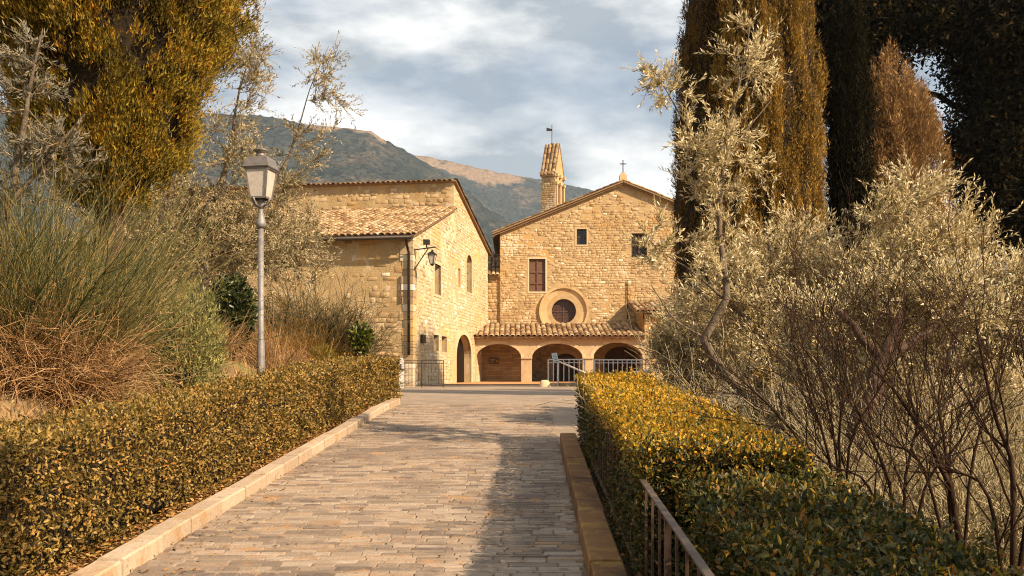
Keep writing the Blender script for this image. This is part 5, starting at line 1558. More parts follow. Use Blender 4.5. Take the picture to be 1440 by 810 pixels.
rs = np.random.RandomState(12)
c = at(0, 560, 9.3); c[2] = ground_z(c[0], c[1])
broom("broom_shrub", "large green broom shrub with whip-like stems leaning over the hedge", c, (0.95, 0.8), 900, rs, (1.5, 2.4), (0.17, -0.02), 'broom_green', 0.6, 0.012, 6, 0.0058, K=6, sub_len=(0.25, 0.7), sub_spread=0.42)
c2 = at(45, 570, 8.7); c2[2] = ground_z(c2[0], c2[1])
hay = broom("hay_clump", "tangle of dry drooping straw at the foot of the large broom", c2, (0.62, 0.42), 1300, rs, (0.6, 1.35), (0.02, -0.10), 'hay', 0.5, 0.22, 2, 0.0052, K=6, cat="dry grass", sub_len=(0.2, 0.5), sub_spread=0.7, part="straw", wig=0.26)
c = at(262, 515, 10.7); gz_ = float(ground_z(c[0], c[1]))
leafy_bush("sage_bush", "pale grey-green aromatic bush beside the broom", (c[0], c[1], gz_ + 0.6), (0.48, 0.45, 0.88), 8000, rs, 'sage', (0.05, 0.10), 0.012, 'lance', up=0.9)
c = at(322, 440, 14.5); gz_ = float(ground_z(c[0], c[1]))
leafy_bush("evergreen_bush", "dark glossy evergreen bush between sage and lamp post", (c[0], c[1], c[2]), (0.42, 0.42, 0.55), 2600, rs, 'deep_green', (0.06, 0.11), 0.05, 'oval')
c = at(445, 470, 20); c[2] = ground_z(c[0], c[1])
broom("broom_shrub", "dark olive broom shrub in front of the house wall, right of the lamp", c, (0.6, 0.45), 330, rs, (1.1, 2.1), (0.0, 0), 'broom_dark', 1.5, 0.0, 11, 0.009, sub_len=(0.25, 0.6), minr=0.0034, sub_spread=0.75, wig=0.2)
c = at(440, 495, 19); c[2] = ground_z(c[0], c[1])
broom("dry_grass_clump", "orange-brown dry grass at the foot of the dark broom", c, (1.0, 0.7), 800, rs, (0.2, 0.6), (0, 0), 'dry_gold', 0.9, 0.10, 2, 0.004, cat="dry grass", part="blades", minr=0.0025)
c = at(508, 478, 18.7); 
leafy_bush("young_laurel", "small bright green laurel near the far end of the olive-brown hedge", (c[0], c[1], c[2]), (0.24, 0.22, 0.33), 700, rs, 'laurel', (0.07, 0.12), 0.045, 'oval', up=0.8)
c = at(450, 497, 18.6)
leafy_bush("low_cushion_plant", "lime green cushion plant peeping over the hedge", (c[0], c[1], c[2] - 0.15), (0.36, 0.3, 0.30), 2600, rs, 'lime', (0.05, 0.09), 0.008, 'lance', up=0.9, stems=6)
for (px_, py_, d_, lab, nn) in ((250, 470, 13, "thin dry broom between the straw and the sage bush", 260), (390, 480, 15, "low reddish dry shrub right behind the lamp post", 260), (520, 440, 24, "sparse bare shrub against the house wall", 120)):
    c = at(px_, py_, d_); c[2] = ground_z(c[0], c[1])
    broom("dry_shrub", lab, c, (0.5, 0.4), nn, rs, (0.3, 0.85), (0.05, 0), 'hay' if d_ < 20 else 'broom_dark', 1.0, 0.02, 5, 0.004, sub_len=(0.2, 0.5), minr=0.002 * d_ / 13)
# grass on the left bank
n = 12000
uu = -3.7 - np.abs(rs.normal(size=n)) * 2.6; vv = rs.uniform(4, 26, n)
grass_patch("bank_grass", "dry tufted grass on the bank behind the olive-brown hedge", np.stack([uu + SKEW * vv, vv], -1), rs, (0.08, 0.26), 0.012, 'hay', 0.5)

# --- right side
rs = np.random.RandomState(15)
def prof_col(t): return 1.28 * min(1, (t + 0.02) / 0.10) ** 0.5 * (1 - max(0, (t - 0.4) / 0.6) ** 2.2)
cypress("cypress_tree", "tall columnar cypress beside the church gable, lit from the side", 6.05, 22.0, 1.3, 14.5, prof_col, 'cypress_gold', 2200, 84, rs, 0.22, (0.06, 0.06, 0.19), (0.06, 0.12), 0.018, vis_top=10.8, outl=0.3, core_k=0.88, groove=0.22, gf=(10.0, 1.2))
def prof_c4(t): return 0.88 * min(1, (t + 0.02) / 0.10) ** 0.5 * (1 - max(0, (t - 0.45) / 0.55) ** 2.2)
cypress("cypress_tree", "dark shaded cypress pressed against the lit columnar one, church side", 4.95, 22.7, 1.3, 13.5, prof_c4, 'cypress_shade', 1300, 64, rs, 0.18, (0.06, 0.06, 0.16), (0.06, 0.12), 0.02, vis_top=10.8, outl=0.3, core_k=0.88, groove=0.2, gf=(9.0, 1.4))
def prof_c2(t): return 1.8 * min(1, (t + 0.03) / 0.25) ** 0.6 * (1 - t ** 2.3) ** 0.85
cypress("cypress_tree", "brown ragged cypress under the dark overhanging evergreen", 9.95, 24.0, 2.0, 9.9, prof_c2, 'cypress_brown', 1400, 80, rs, 0.2, (0.13, 0.13, 0.20), (0.08, 0.17), 0.022, outl=0.6, groove=0.5, gf=(3.4, 1.6), hollow=-0.2, core_k=0.7)
def prof_c3(t): return 0.5 * min(1, (t + 0.03) / 0.12) ** 0.5 * (1 - t ** 3) ** 0.8
cypress("cypress_tree", "slim dark cypress with bare ribbed trunk next to the columnar one", 8.3, 22.5, 4.4, 11.6, prof_c3, 'shaded_leaf', 420, 70, rs, 0.20, (0.12, 0.12, 0.34), (0.08, 0.16), 0.028)
# dark evergreen hanging into the upper corner
rs = np.random.RandomState(18)
def dark_tree(name, label, base, top, blobs, n, leaf_n, rs):
    root = empty(name, tuple(base)); tag(root, label, "tree")
    limbs = [smooth_line([(*base, 0.42), (base[0], base[1], base[2] + (top - base[2]) * 0.5, 0.30), (base[0] - 0.2, base[1], top, 0.06)], 12, 0.2, rs)]
    for b in blobs:
        a = np.array([base[0], base[1], max(base[2] + 2, b[2] - 1.0)])
        limbs.append(smooth_line([(*a, 0.12), (*(0.5 * (a + np.array(b[:3])) + [0, 0, 0.4]), 0.08), (*b[:3], 0.03)], 8, 0.2, rs))
    TP_, TR_ = tree_twigs(limbs, blobs, n, rs, 0.02)
    V, Fq, r = merge(limb_tubes(limbs, 9) + [(*batch_tubes(TP_[:, [0, 2, 3, 5]], TR_[:, [0, 2, 3, 5]], 3), 0.5)])
    link("trunk", np_mesh("trunk", V, Fq, rnd=r, smooth=True), M['cypress_core'], root)  # limbs take the near-black core colour as painted shade
    ends = TP_[:, 2:].reshape(-1, 3)
    N = len(ends) * leaf_n
    P0 = np.repeat(ends, leaf_n, 0) + rs.normal(size=(N, 3)) * 0.32
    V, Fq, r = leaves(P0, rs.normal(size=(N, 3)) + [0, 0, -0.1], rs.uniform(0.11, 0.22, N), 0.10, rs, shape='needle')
    link("crown", np_mesh("crown", V, Fq, rnd=r), M['shaded_leaf'], root)
    return root
DD = 29
base = (15.8, DD + 1.5, float(ground_z(14.0, DD)) - 0.1)
dark_tree("evergreen_oak", "huge evergreen, shade painted into its near-black leaves, hanging into the upper picture corner", base, 14.0,
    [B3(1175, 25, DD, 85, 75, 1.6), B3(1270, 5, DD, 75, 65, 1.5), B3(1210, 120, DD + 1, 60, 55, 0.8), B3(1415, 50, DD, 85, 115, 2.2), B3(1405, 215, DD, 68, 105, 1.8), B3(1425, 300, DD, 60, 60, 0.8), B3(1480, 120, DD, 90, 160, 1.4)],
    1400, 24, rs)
# olive grove: pale lit foliage
rs = np.random.RandomState(22)
def gbase(x, d, r): q = at(x, 0, d); return (q[0], d, float(ground_z(q[0], d)) - 0.1, r)
olive_tree("olive_tree", "slender pale olive with curved trunk rising in front of the columnar cypress",
    [[gbase(1110, 10.5, 0.085), P3(1088, 588, 10.5, 0.075), P3(1040, 545, 10.5, 0.06), P3(1000, 502, 10.5, 0.052), P3(991, 478, 10.5, 0.05), P3(1012, 435, 10.5, 0.045), P3(1021, 400, 10.5, 0.04), P3(1013, 330, 10.5, 0.032), P3(1017, 240, 10.5, 0.026), P3(1032, 150, 10.5, 0.016), P3(1048, 80, 10.5, 0.010), P3(1056, 25, 10.5, 0.005)],
     [P3(1014, 260, 10.5, 0.016), P3(985, 210, 10.5, 0.012), P3(950, 150, 10.4, 0.008), P3(915, 95, 10.4, 0.005), P3(893, 100, 10.4, 0.003)],
     [P3(1017, 240, 10.5, 0.014), P3(1045, 190, 10.5, 0.010), P3(1085, 140, 10.6, 0.005)],
     [P3(1018, 420, 10.5, 0.02), P3(970, 380, 10.4, 0.012), P3(925, 350, 10.3, 0.006), P3(895, 310, 10.3, 0.003)],
     [P3(1000, 480, 10.5, 0.02), P3(950, 450, 10.4, 0.01), P3(915, 400, 10.4, 0.004)]],
    [B3(1010, 230, 10.5, 62, 100, 2.6, 0.5), B3(1050, 90, 10.5, 40, 65, 1.2, 0.35), B3(940, 130, 10.4, 40, 40, 0.7, 0.25), B3(905, 100, 10.4, 18, 10, 0.25, 0.12), B3(1000, 360, 10.5, 55, 55, 1.1, 0.4), B3(925, 340, 10.3, 26, 42, 0.5, 0.2), B3(975, 200, 10.4, 40, 70, 1.0, 0.3)],
    135, 'olive_pale', rs, L=(0.05, 0.078), W=0.016, sprigs=5, per=14, sl=(0.14, 0.34))
rs = np.random.RandomState(23)
olive_tree("olive_tree", "broad pale olive tree massed against the columnar cypress foot",
    [[gbase(1165, 13, 0.13), P3(1150, 560, 13, 0.12), P3(1120, 500, 13, 0.09), P3(1090, 430, 13, 0.05), P3(1080, 330, 13, 0.015)], [P3(1140, 540, 13, 0.08), P3(1180, 450, 13, 0.05), P3(1190, 360, 13, 0.015)], [P3(1120, 500, 13, 0.05), P3(1040, 440, 12.8, 0.03), P3(990, 380, 12.8, 0.01)]],
    [B3(1095, 370, 13, 85, 85, 3), B3(1035, 420, 12.8, 60, 75, 1.6), B3(1180, 400, 13.2, 70, 75, 2), B3(1110, 490, 12.6, 120, 60, 2.6), B3(970, 440, 13, 30, 40, 0.6)],
    320, 'olive_pale', rs, L=(0.055, 0.09), W=0.020, sprigs=6, per=13, sl=(0.25, 0.55), leaf_rise=0.7)
rs = np.random.RandomState(24)
olive_tree("olive_tree", "tall pale olive below the brown ragged cypress, thin light stems",
    [[gbase(1340, 12, 0.10), P3(1325, 540, 12, 0.09), P3(1312, 450, 12, 0.05), P3(1290, 370, 12, 0.035), P3(1278, 310, 12, 0.02), P3(1285, 250, 12, 0.006)], [P3(1318, 500, 12, 0.06), P3(1350, 400, 12, 0.03), P3(1345, 300, 12, 0.008)], [P3(1320, 520, 12, 0.05), P3(1250, 430, 12, 0.03), P3(1225, 350, 12, 0.008)]],
    [B3(1290, 340, 12, 80, 80, 2.4), B3(1340, 360, 12, 60, 80, 1.6), B3(1235, 410, 12, 70, 75, 1.8), B3(1310, 480, 11.6, 100, 70, 2.6), B3(1290, 270, 12, 30, 40, 0.4)],
    320, 'olive_pale', rs, L=(0.055, 0.085), W=0.019, sprigs=6, per=13, sl=(0.22, 0.5), leaf_rise=0.7)
rs = np.random.RandomState(25)
olive_tree("olive_tree", "pale olive filling the picture edge under the dark evergreen",
    [[gbase(1455, 11, 0.10), P3(1450, 560, 11, 0.08), P3(1430, 470, 11, 0.05), P3(1425, 390, 11, 0.012)], [P3(1440, 520, 11, 0.05), P3(1400, 440, 11, 0.012)]],
    [B3(1425, 420, 11, 55, 60, 2), B3(1400, 490, 11.2, 60, 55, 1.6), B3(1460, 480, 11, 40, 80, 1), B3(1420, 575, 10.5, 60, 45, 1.2), B3(1470, 600, 10, 50, 50, 1)], 330, 'olive_pale', rs, L=(0.05, 0.08), W=0.018, sprigs=6, per=13, sl=(0.2, 0.46), leaf_rise=0.7)
rs = np.random.RandomState(26)
olive_tree("olive_tree", "low silvery olive right of the portico railing",
    [[gbase(985, 15, 0.09), P3(980, 560, 15, 0.08), P3(965, 510, 15, 0.05), P3(955, 450, 15, 0.012)], [P3(972, 530, 15, 0.04), P3(1020, 480, 15, 0.012)]],
    [B3(960, 480, 15, 38, 48, 2), B3(1000, 500, 15, 60, 40, 1.5), B3(975, 535, 14.8, 45, 25, 1)], 260, 'olive_pale', rs, L=(0.06, 0.095), W=0.022, sprigs=6, per=14, sl=(0.2, 0.5), leaf_rise=0.7)
rs = np.random.RandomState(27)
olive_tree("olive_tree", "old olive with thick leaning dark trunk behind the bare twigs",
    [[gbase(1180, 8.2, 0.12), P3(1200, 615, 8.2, 0.10), P3(1225, 560, 8.3, 0.085), P3(1250, 500, 8.5, 0.07), P3(1262, 440, 8.8, 0.04), P3(1250, 390, 9, 0.012)], [P3(1245, 510, 8.5, 0.05), P3(1180, 440, 8.7, 0.03), P3(1130, 420, 9, 0.01)], [P3(1250, 500, 8.5, 0.05), P3(1330, 450, 8.8, 0.03), P3(1380, 400, 9, 0.01)]],
    [B3(1250, 430, 9, 80, 50, 2), B3(1150, 440, 9, 60, 40, 1), B3(1350, 430, 9, 60, 50, 1.2), B3(1230, 520, 9.4, 130, 60, 2.2)], 250, 'olive_pale', rs, L=(0.045, 0.075), W=0.015, sprigs=6, per=15, sl=(0.18, 0.42), leaf_rise=0.7, bark='bark_dark')

# pale dry undergrowth and grass on the right
rs = np.random.RandomState(29)
n = 18000
vv = 5.5 + 14 * rs.rand(n); uu = 1.7 + np.abs(rs.rand(n)) * 0.62 * vv
grass_patch("field_grass", "pale dry grass under the olive grove", np.stack([uu + SKEW * vv, vv], -1), rs, (0.12, 0.4), 0.012, 'undergrowth', 0.5)
n = 7000
vv = rs.uniform(5.0, 9.0, n); uu = 1.6 + rs.rand(n) * 0.5 * vv
grass_patch("fresh_grass", "fresh green grass patch seen through the bare twigs", np.stack([uu + SKEW * vv, vv], -1), rs, (0.10, 0.26), 0.012, 'grass', 0.35)
for (px_, py_, d_, lab, nn) in ((1120, 560, 11, "pale wispy scrub behind the golden hedge end", 250), (1060, 540, 9.5, "pale wispy scrub beside the curved olive trunk", 250), (1420, 640, 6.8, "pale wispy scrub low at the picture edge", 250), (1300, 660, 7.4, "pale wispy scrub in front of the leaning trunk", 250), (1250, 600, 9.5, "pale wispy scrub around the leaning olive trunk", 250), (1400, 600, 8.5, "pale wispy scrub under the olive at the picture edge", 250), (1340, 560, 12, "pale wispy scrub further back in the grove", 250)):
    c = at(px_, py_, d_); c[2] = ground_z(c[0], c[1])
    broom("wispy_scrub", lab, c, (0.9, 0.7), 100, rs, (0.8, 1.7), (0, 0), 'pale_grass', 1.1, 0.0, 13, 0.006, cat="shrub", sub_len=(0.2, 0.6), minr=0.0028, part="twigs", sub_spread=0.8, wig=0.2, K=5)

# bare dark twiggy shrubs in the foreground
def bare_shrub(name, label, base, stems, rs, r0=0.012, sub=(7, 5, 3)):
    root = empty(name, tuple(base)); tag(root, label, "shrub")
    parts = []
    lines = [smooth_line(s_, 11, 0.3, rs) for s_ in stems]
    K = min(len(l_) for l_ in lines)
    P = np.array([l_[np.linspace(0, len(l_) - 1, K).astype(int), :3] for l_ in lines]); Rr = np.array([l_[np.linspace(0, len(l_) - 1, K).astype(int), 3] for l_ in lines])
    parts.append((*batch_tubes(P, Rr, 6), 0.5))
    P1, R1 = spawn(P, Rr, sub[0], rs, (0.15, 1.0), (0.35, 0.8), 0.75, 0.35, 0.55, 6, 0.0, 0.10, 0.4); parts.append((*batch_tubes(P1, np.maximum(R1, 0.0028), 4), 0.5))
    P2, R2 = spawn(P1, R1, sub[1], rs, (0.2, 1.0), (0.2, 0.5), 0.6, 0.3, 0.6, 5, 0.0, 0.10, 0.5); parts.append((*batch_tubes(P2, np.maximum(R2, 0.0018), 3), 0.5))
    P4, R4 = spawn(P2, R2, sub[2], rs, (0.2, 1.0), (0.1, 0.3), 0.55, 0.3, 0.7, 4, 0.0, 0.08, 0.6); parts.append((*batch_tubes(P4, np.maximum(R4, 0.0014), 3), 0.5))
    V, Fq, r = merge(parts)
    link("twigs", np_mesh("twigs", V, Fq, rnd=r, smooth=True), M['twig'], root)
rs = np.random.RandomState(31)
def sb_(x, d): q = at(x, 0, d); return (q[0], d, float(ground_z(q[0], d)) - 0.05)
q = sb_(1195, 6.6)
bare_shrub("bare_shrub", "leafless dark twiggy shrub fanning out behind the golden hedge", q,
    [[(*q, 0.014), P3(1165, 640, 6.2, 0.010), P3(1140, 560, 6.2, 0.006), P3(1110, 480, 6.2, 0.003)], [(*q, 0.013), P3(1180, 620, 6.2, 0.009), P3(1190, 520, 6.2, 0.006), P3(1180, 440, 6.3, 0.003)],
     [(*q, 0.013), P3(1140, 650, 6.1, 0.009), P3(1090, 580, 6.1, 0.005), P3(1050, 540, 6.0, 0.003)], [(*q, 0.013), P3(1195, 630, 6.3, 0.009), P3(1240, 540, 6.3, 0.006), P3(1270, 450, 6.4, 0.003)],
     [(*q, 0.012), P3(1170, 600, 6.4, 0.008), P3(1150, 500, 6.5, 0.005), P3(1160, 420, 6.5, 0.003)]], rs, sub=(9, 5, 2))
q = sb_(1350, 5.7)
bare_shrub("bare_shrub", "leafless shrub with one long brown limb leaning across the grass", q,
    [[(*q, 0.022), P3(1345, 720, 5.7, 0.018), P3(1310, 630, 5.7, 0.015), P3(1270, 565, 5.7, 0.011), P3(1232, 520, 5.7, 0.006)], [(*q, 0.013), P3(1330, 640, 5.8, 0.010), P3(1320, 560, 5.8, 0.006), P3(1340, 470, 5.9, 0.003)],
     [(*q, 0.013), P3(1370, 640, 5.8, 0.009), P3(1400, 560, 5.9, 0.006), P3(1420, 470, 6.0, 0.003)], [(*q, 0.013), P3(1300, 660, 5.6, 0.009), P3(1240, 620, 5.6, 0.006), P3(1190, 560, 5.6, 0.003)]], rs, sub=(9, 5, 2))
q = sb_(1420, 5.2)
bare_shrub("bare_shrub", "leafless shrub with dark upright stems at the picture edge", q,
    [[(*q, 0.018), P3(1425, 680, 5.2, 0.015), P3(1405, 600, 5.2, 0.011), P3(1380, 500, 5.2, 0.007), P3(1370, 430, 5.3, 0.003)], [(*q, 0.016), P3(1450, 660, 5.2, 0.012), P3(1450, 560, 5.2, 0.008), P3(1430, 450, 5.3, 0.003)],
     [(*q, 0.014), P3(1390, 700, 5.1, 0.010), P3(1330, 660, 5.1, 0.006), P3(1290, 640, 5.1, 0.003)]], rs, sub=(9, 5, 2))

q = sb_(1265, 5.4)
bare_shrub("bare_shrub", "low leafless shrub rising out of the dark front hedge", q,
    [[(*q, 0.012), P3(1250, 680, 5.4, 0.009), P3(1215, 600, 5.4, 0.006), P3(1180, 520, 5.5, 0.003)], [(*q, 0.012), P3(1275, 670, 5.4, 0.009), P3(1290, 590, 5.4, 0.006), P3(1280, 500, 5.5, 0.003)],
     [(*q, 0.012), P3(1300, 690, 5.3, 0.009), P3(1350, 620, 5.3, 0.006), P3(1380, 550, 5.4, 0.003)], [(*q, 0.011), P3(1225, 690, 5.5, 0.008), P3(1160, 650, 5.5, 0.005), P3(1110, 600, 5.6, 0.003)]], rs, sub=(9, 5, 2))

# trees standing behind the photographer's right shoulder: only their shade reaches the picture
rs = np.random.RandomState(35)
def prof_s(t): return 1.15 * min(1, (t + 0.02) / 0.1) ** 0.5 * (1 - t ** 2)
cypress("cypress_tree", "cypress behind the viewer shading the near end of the olive-brown hedge", 4.9, -1.35, 2.0, 13.0, prof_s, 'cypress_gold', 420, 40, rs, 0.18, (0.14, 0.14, 0.4), (0.12, 0.25), 0.05)
leafy_bush("evergreen_bush", "tall evergreen beyond the frame shading the dark front hedge", (4.9, 1.2, 2.5), (1.5, 1.4, 2.0), 4500, rs, 'deep_green', (0.10, 0.18), 0.08, 'oval')

# ------------------------------------------------------------------ iron railing in the hedge
rl = empty("iron_railing", (0.62, 2.4, float(pz(2.4)))); tag(rl, "rusty iron railing with flat handrail half swallowed by the hedge", "railing")
RU = 0.60
def rp(v, h): return (RU + SKEW * v, v, float(pz(v)) + h)
mb = MB(); mb.bar(rp(2.3, 0.735), rp(5.0, 0.735), 0.032, 0.010); mb.build("handrail", M['rail_flat'], rl)
mb = MB(); mb.bar(rp(2.3, 0.20), rp(11.5, 0.20), 0.012, 0.035); mb.build("bottom_rail", M['rail_iron'], rl)
v = 2.5
while v < 11.5:
    k = int(round((v - 2.5) / 0.25))
    post = k % 6 == 0
    mb = MB(); off = 0.0 if v < 5.0 else 0.015
    if v >= 5.0:
        mb.bar((rp(v, 0.1)[0] + off, v, rp(v, 0.1)[2]), (rp(v, 0.1)[0] + off, v, rp(v, 0.74)[2]), 0.03 if post else 0.015)
    else:
        mb.bar(rp(v, 0.1), rp(v, 0.73), 0.028 if post else 0.012)
    mb.build("post" if post else "picket", M['rail_iron'], rl)
    v += 0.25

# ------------------------------------------------------------------ street lamp
LX, LY = at(367, 0, 12.3)[0], 12.3
lz = float(ground_z(LX, LY))
lamp = empty("street_lamp", (LX, LY, lz)); tag(lamp, "grey street lamp with square glass lantern standing behind the hedge", "street lamp")
def zy(y): return EYE + (520 - y) * LY / F
mb = MB(); mb.lathe([(0.056, lz - 0.2), (0.056, zy(512)), (0.053, zy(508)), (0.051, zy(482)), (0.042, zy(478)), (0.036, zy(320))], (LX, LY, 0), 16); mb.build("pole", M['pole_metal'], lamp, True)
mb = MB(); mb.lathe([(0.046, zy(321)), (0.066, zy(318)), (0.072, zy(314)), (0.06, zy(311)), (0.06, zy(309)), (0.03, zy(300)), (0.028, zy(292))], (LX, LY, 0), 16); mb.build("collar", M['pole_metal'], lamp, True)
mb = MB(); mb.lathe([(0.03, zy(294)), (0.05, zy(289)), (0.05, zy(281)), (0.02, zy(280))], (LX, LY, 0), 12)
for k in range(4):
    a = R(20) + k * math.pi / 2 + math.pi / 4
    e = Vector((math.cos(a), math.sin(a), 0)); b = Vector((LX, LY, 0))
    mb.tube([b + e * 0.035 + Vector((0, 0, zy(291))), b + e * 0.11 + Vector((0, 0, zy(288))), b + e * 0.13 + Vector((0, 0, zy(284))), b + e * 0.155 + Vector((0, 0, zy(279.5)))], 0.013, 6)
mb.build("bracket", M['pole_metal'], lamp, True)
ROT = R(-9)
s2_ = math.sqrt(2)
wb, wt = 0.104, 0.154        # half widths of the lantern glass
zb0, zt0 = zy(279), zy(239)
def lq(x, y, z):
    return Vector((LX + x * math.cos(ROT) - y * math.sin(ROT), LY + x * math.sin(ROT) + y * math.cos(ROT), z))
mb = MB()
for sx, sy in ((-1, -1), (1, -1), (1, 1), (-1, 1)):
    mb.bar(lq(sx * wb, sy * wb, zb0), lq(sx * wt, sy * wt, zt0), 0.022)
for a, b in (((-1, -1), (1, -1)), ((1, -1), (1, 1)), ((1, 1), (-1, 1)), ((-1, 1), (-1, -1))):
    mb.bar(lq(a[0] * wb, a[1] * wb, zb0), lq(b[0] * wb, b[1] * wb, zb0), 0.025); mb.bar(lq(a[0] * wt, a[1] * wt, zt0), lq(b[0] * wt, b[1] * wt, zt0), 0.025)
mb.build("lantern_frame", M['lamp_cap'], lamp)
for a, b in (((-1, -1), (1, -1)), ((1, -1), (1, 1)), ((1, 1), (-1, 1)), ((-1, 1), (-1, -1))):
    k = 0.97
    q4 = [lq(a[0] * wb * k, a[1] * wb * k, zb0), lq(b[0] * wb * k, b[1] * wb * k, zb0), lq(b[0] * wt * k, b[1] * wt * k, zt0), lq(a[0] * wt * k, a[1] * wt * k, zt0)]
    ctr = sum(q4, Vector()) / 4; inn = (Vector((LX, LY, ctr.z)) - ctr).normalized() * 0.006
    mb = MB(); mb.add(q4 + [p + inn for p in q4], [(0, 1, 2, 3), (7, 6, 5, 4), (0, 4, 5, 1), (1, 5, 6, 2), (2, 6, 7, 3), (3, 7, 4, 0)])
    mb.build("pane", M['frosted'], lamp)
mb = MB()
capp = [(0.178, zt0 + 0.005), (0.186, zt0 + 0.02), (0.177, zt0 + 0.035), (0.145, zy(225)), (0.13, zy(222.5)), (0.05, zy(220))]
vs = [lq(sx * r_, sy * r_, z_) for r_, z_ in capp for sx, sy in ((-1, -1), (1, -1), (1, 1), (-1, 1))]
fs = [(i * 4 + k, i * 4 + (k + 1) % 4, (i + 1) * 4 + (k + 1) % 4, (i + 1) * 4 + k) for i in range(len(capp) - 1) for k in range(4)] + [(3, 2, 1, 0), tuple(range(4 * len(capp) - 4, 4 * len(capp)))]
mb.add(vs, fs); cap_ = mb.build("cap", M['lamp_cap'], lamp)
mb = MB(); mb.lathe([(0.085, zy(221)), (0.06, zy(217.5)), (0.05, zy(215)), (0.10, zy(213)), (0.105, zy(211.5)), (0.06, zy(209)), (0.03, zy(208)), (0.012, zy(204.5))], (LX, LY, 0), 14); mb.build("finial", M['lamp_cap'], cap_, True)

# ------------------------------------------------------------------ railings, signs and stones before the portico
def metal_railing(label, x0, x1, d, h, gap, mat, zbase=PLAZA_Z, name="metal_railing", group=None):
    a, b = (x0 - 720) * d / F, (x1 - 720) * d / F
    root = empty(name, (a, d, zbase)); tag(root, label, "railing", group)
    mb = MB(); mb.bar((a, d, zbase + h), (b, d, zbase + h), 0.06, 0.05); mb.build("top_rail", mat, root)
    mb = MB(); mb.bar((a, d, zbase + h - 0.13), (b, d, zbase + h - 0.13), 0.03, 0.03); mb.build("rail", mat, root)
    mb = MB(); mb.bar((a, d, zbase + 0.1), (b, d, zbase + 0.1), 0.03, 0.03); mb.build("rail", mat, root)
    n = max(2, int(round((b - a) / gap)))
    for k in range(n + 1):
        x = a + (b - a) * k / n; end = k in (0, n)
        mb = MB(); mb.bar((x, d, zbase), (x, d, zbase + h), 0.06 if end else 0.035); mb.build("post" if end else "baluster", mat, root)
    return root
M['rail_pale'] = plain("rail_pale", (0.60, 0.56, 0.52), 0.5, 0.1)
metal_railing("pale metal railing in front of the middle portico arch", 771, 822, 37.6, 1.08, 0.2, M['rail_pale'])
metal_railing("pale metal railing in front of the last portico arch", 836, 908, 38.6, 1.08, 0.2, M['rail_pale'])
for lab, a, b in (("sloping handrail running down from the middle arch railing", at(783, 507, 37.2), at(822, 524, 33)), ("sloping handrail rising beside the low silvery olive", at(872, 527, 33), at(925, 518, 38))):
    root = empty("ramp_handrail", tuple(a[:2]) + (PLAZA_Z,)); tag(root, lab, "handrail")
    mb = MB(); mb.tube([a, b], 0.035, 8); mb.build("handrail", M['rail_pale'], root, True)
    for t in (0.05, 0.95):
        p = a + (b - a) * t; mb = MB(); mb.tube([(p[0], p[1], PLAZA_Z - 0.02), tuple(p)], 0.025, 8); mb.build("post", M['rail_pale'], root, True)
low = empty("low_wall", (2.0, 37.9, PLAZA_Z)); tag(low, "low stone plinth under the middle arch railing", "wall")
xx0 = (769 - 720) * 38 / F
for k in range(7):
    mb = MB(); mb.box(xx0 + k * 0.5 + 0.006, xx0 + k * 0.5 + 0.494, 37.45, 37.95, PLAZA_Z - 0.05, PLAZA_Z + 0.11 + 0.01 * (k % 3), rnd=rs.rand()); mb.build("block", M['church_stone'], low)
# notice on a post
nb = empty("notice_board", (at(780, 520, 36.8)[0], 36.8, PLAZA_Z)); tag(nb, "small tilted pale blue notice on posts by the middle arch railing", "sign")
M['notice'] = plain("notice", (0.38, 0.46, 0.48), 0.5, 0, 9, 0.12)
c = at(780.5, 502.5, 36.8)
mb = MB(); rotn = Matrix.Translation(Vector(c)) @ Matrix.Rotation(R(-25), 4, 'X') @ Matrix.Rotation(R(-10), 4, 'Y'); mb.box(-0.11, 0.11, -0.012, 0.012, -0.19, 0.19, rotn); mb.build("panel", M['notice'], nb)
mb = MB()
for zz in (0.1, 0.03, -0.04, -0.11): mb.box(-0.07, 0.07, -0.016, -0.0125, zz - 0.012, zz + 0.012, rotn)
mb.build("print", M['lamp_cap'], nb)
for dx in (-0.06, 0.1):
    mb = MB(); mb.tube([(c[0] + dx, 36.85, PLAZA_Z - 0.02), (c[0] + dx, 36.85, c[2])], 0.022, 6); mb.build("post", M['rail_pale'], nb)
# rounded boundary stone
st = MB(); c = at(766, 546, 35.5)
nv, nu = 8, 12
vs = []
for i in range(nv):
    t = i / (nv - 1) * math.pi / 2
    for k in range(nu):
        a = 2 * math.pi * k / nu; sq = 0.22 * (abs(math.cos(a)) ** 4 + abs(math.sin(a)) ** 4) ** -0.25
        vs.append((c[0] + sq * math.cos(a) * math.cos(t) ** 0.5 + 0.004 * (k % 3), 35.5 + sq * 0.7 * math.sin(a) * math.cos(t) ** 0.5, PLAZA_Z - 0.03 + 0.29 * math.sin(t)))
fs = [(i * nu + k, i * nu + (k + 1) % nu, (i + 1) * nu + (k + 1) % nu, (i + 1) * nu + k) for i in range(nv - 1) for k in range(nu)]
st.add(vs, fs); o = st.build("boundary_stone", M['pale_stone'], None, True); tag(o, "small rounded pale stone on the paving before the middle arch", "stone")
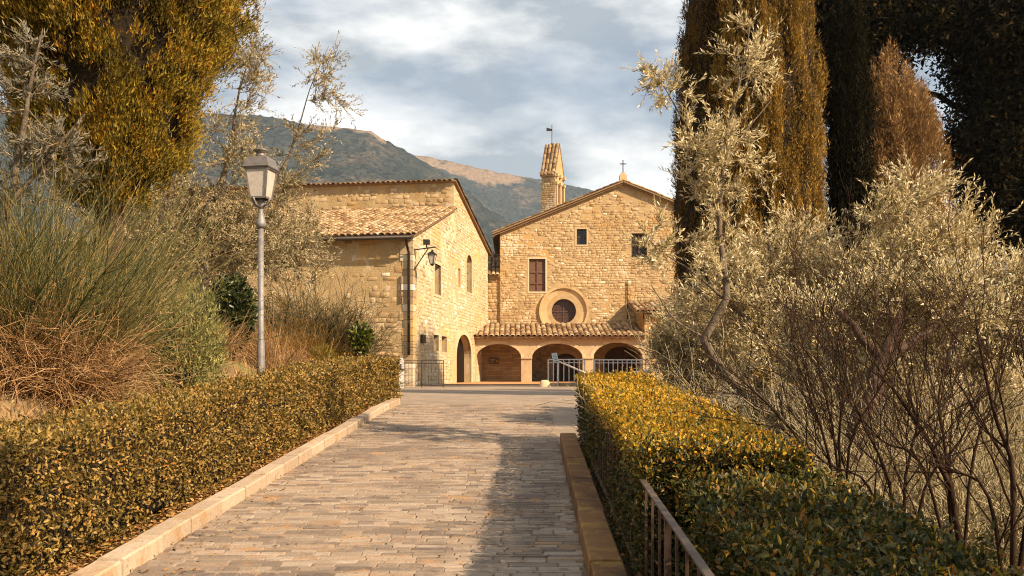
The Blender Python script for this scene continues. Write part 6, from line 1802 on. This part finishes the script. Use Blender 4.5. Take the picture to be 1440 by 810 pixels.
# wire fence and gate post at the end of the hedge
fn = empty("wire_fence", (at(562, 540, 34)[0], 34, PLAZA_Z)); tag(fn, "thin wire fence beside the house gable at the hedge end", "fence")
a, b = at(563, 540, 34.2), at(597.5, 540, 34.2); e_ = at(624.5, 540, 34.6)
xa, xb = a[0], e_[0]
for x_ in (xa, 0.5 * (xa + xb), xb):
    mb = MB(); mb.tube([(x_, 34.2, PLAZA_Z - 0.05), (x_, 34.2, PLAZA_Z + 1.02)], 0.02, 6); mb.build("post", M['black_iron'], fn)
for h_ in (1.0, 0.9, 0.08):
    mb = MB(); mb.tube([(xa, 34.2, PLAZA_Z + h_), (xb, 34.2, PLAZA_Z + h_)], 0.012, 5); mb.build("rail", M['black_iron'], fn)
for k in range(13):
    x_ = xa + (xb - xa) * (k + 0.5) / 13
    mb = MB(); mb.tube([(x_, 34.2, PLAZA_Z + 0.08), (x_, 34.2, PLAZA_Z + 0.9)], 0.005, 4); mb.build("wire", M['black_iron'], fn)
gp_ = empty("gate_post", (at(561, 540, 33.8)[0], 33.8, PLAZA_Z)); tag(gp_, "white stone post with dark hinge at the end of the olive-brown hedge", "post")
x_ = at(564.5, 540, 33.8)[0]
mb = MB(); mb.box(x_ - 0.085, x_ + 0.085, 33.7, 33.88, PLAZA_Z - 0.05, PLAZA_Z + 1.02); mb.box(x_ - 0.06, x_ + 0.06, 33.73, 33.85, PLAZA_Z + 1.02, PLAZA_Z + 1.1); mb.build("shaft", M['rail_pale'], gp_)
mb = MB(); mb.box(x_ - 0.12, x_ + 0.16, 33.66, 33.7, PLAZA_Z + 0.66, PLAZA_Z + 0.70); mb.box(x_ - 0.015, x_ + 0.015, 33.66, 33.695, PLAZA_Z + 0.72, PLAZA_Z + 0.88); mb.build("hinge", M['black_iron'], gp_)

# stray leaves blown onto the paving
rs = np.random.RandomState(77)
n = 420
vv = 4.5 + 12 * rs.rand(n) ** 1.3; uu = np.where(rs.rand(n) < 0.6, U_L + np.abs(rs.normal(size=n)) * 0.25, rs.uniform(U_L, U_R, n)); uu = np.minimum(uu, U_R - 0.02)
P0 = np.stack([uu + SKEW * vv, vv, pz(vv) + 0.016], -1)
V, Fq, r = leaves(P0, np.column_stack([rs.normal(size=(n, 2)), rs.normal(size=n) * 0.15]), rs.uniform(0.02, 0.045, n), 0.018, rs, normal=np.tile([0, 0, 1.0], (n, 1)) + rs.normal(size=(n, 3)) * 0.25, shape='oval')
o = link("fallen_leaves", np_mesh("fallen_leaves", V, Fq, rnd=r), M['litter']); tag(o, "stray brown leaves scattered over the paving", kind="stuff")

GROUPS = {"hedge": "clipped hedges along the path", "cypress_tree": "cypresses around the path", "bare_shrub": "leafless shrubs behind the golden hedge",
          "wispy_scrub": "pale scrub under the olive grove", "dry_shrub": "dry shrubs on the bank", "broom_shrub": "broom shrubs on the bank", "metal_railing": "metal railings before the portico", "ramp_handrail": "handrails of the ramp", "evergreen_bush": "evergreen bushes"}
for o in bpy.data.objects:
    if o.parent is None and o.get("category"):
        stem = o.name.split(".")[0]
        if stem in GROUPS: o["group"] = GROUPS[stem]
        elif stem == "olive_tree": o["group"] = "olives on the bank" if o.location.x < 0 else "pale olives of the grove"
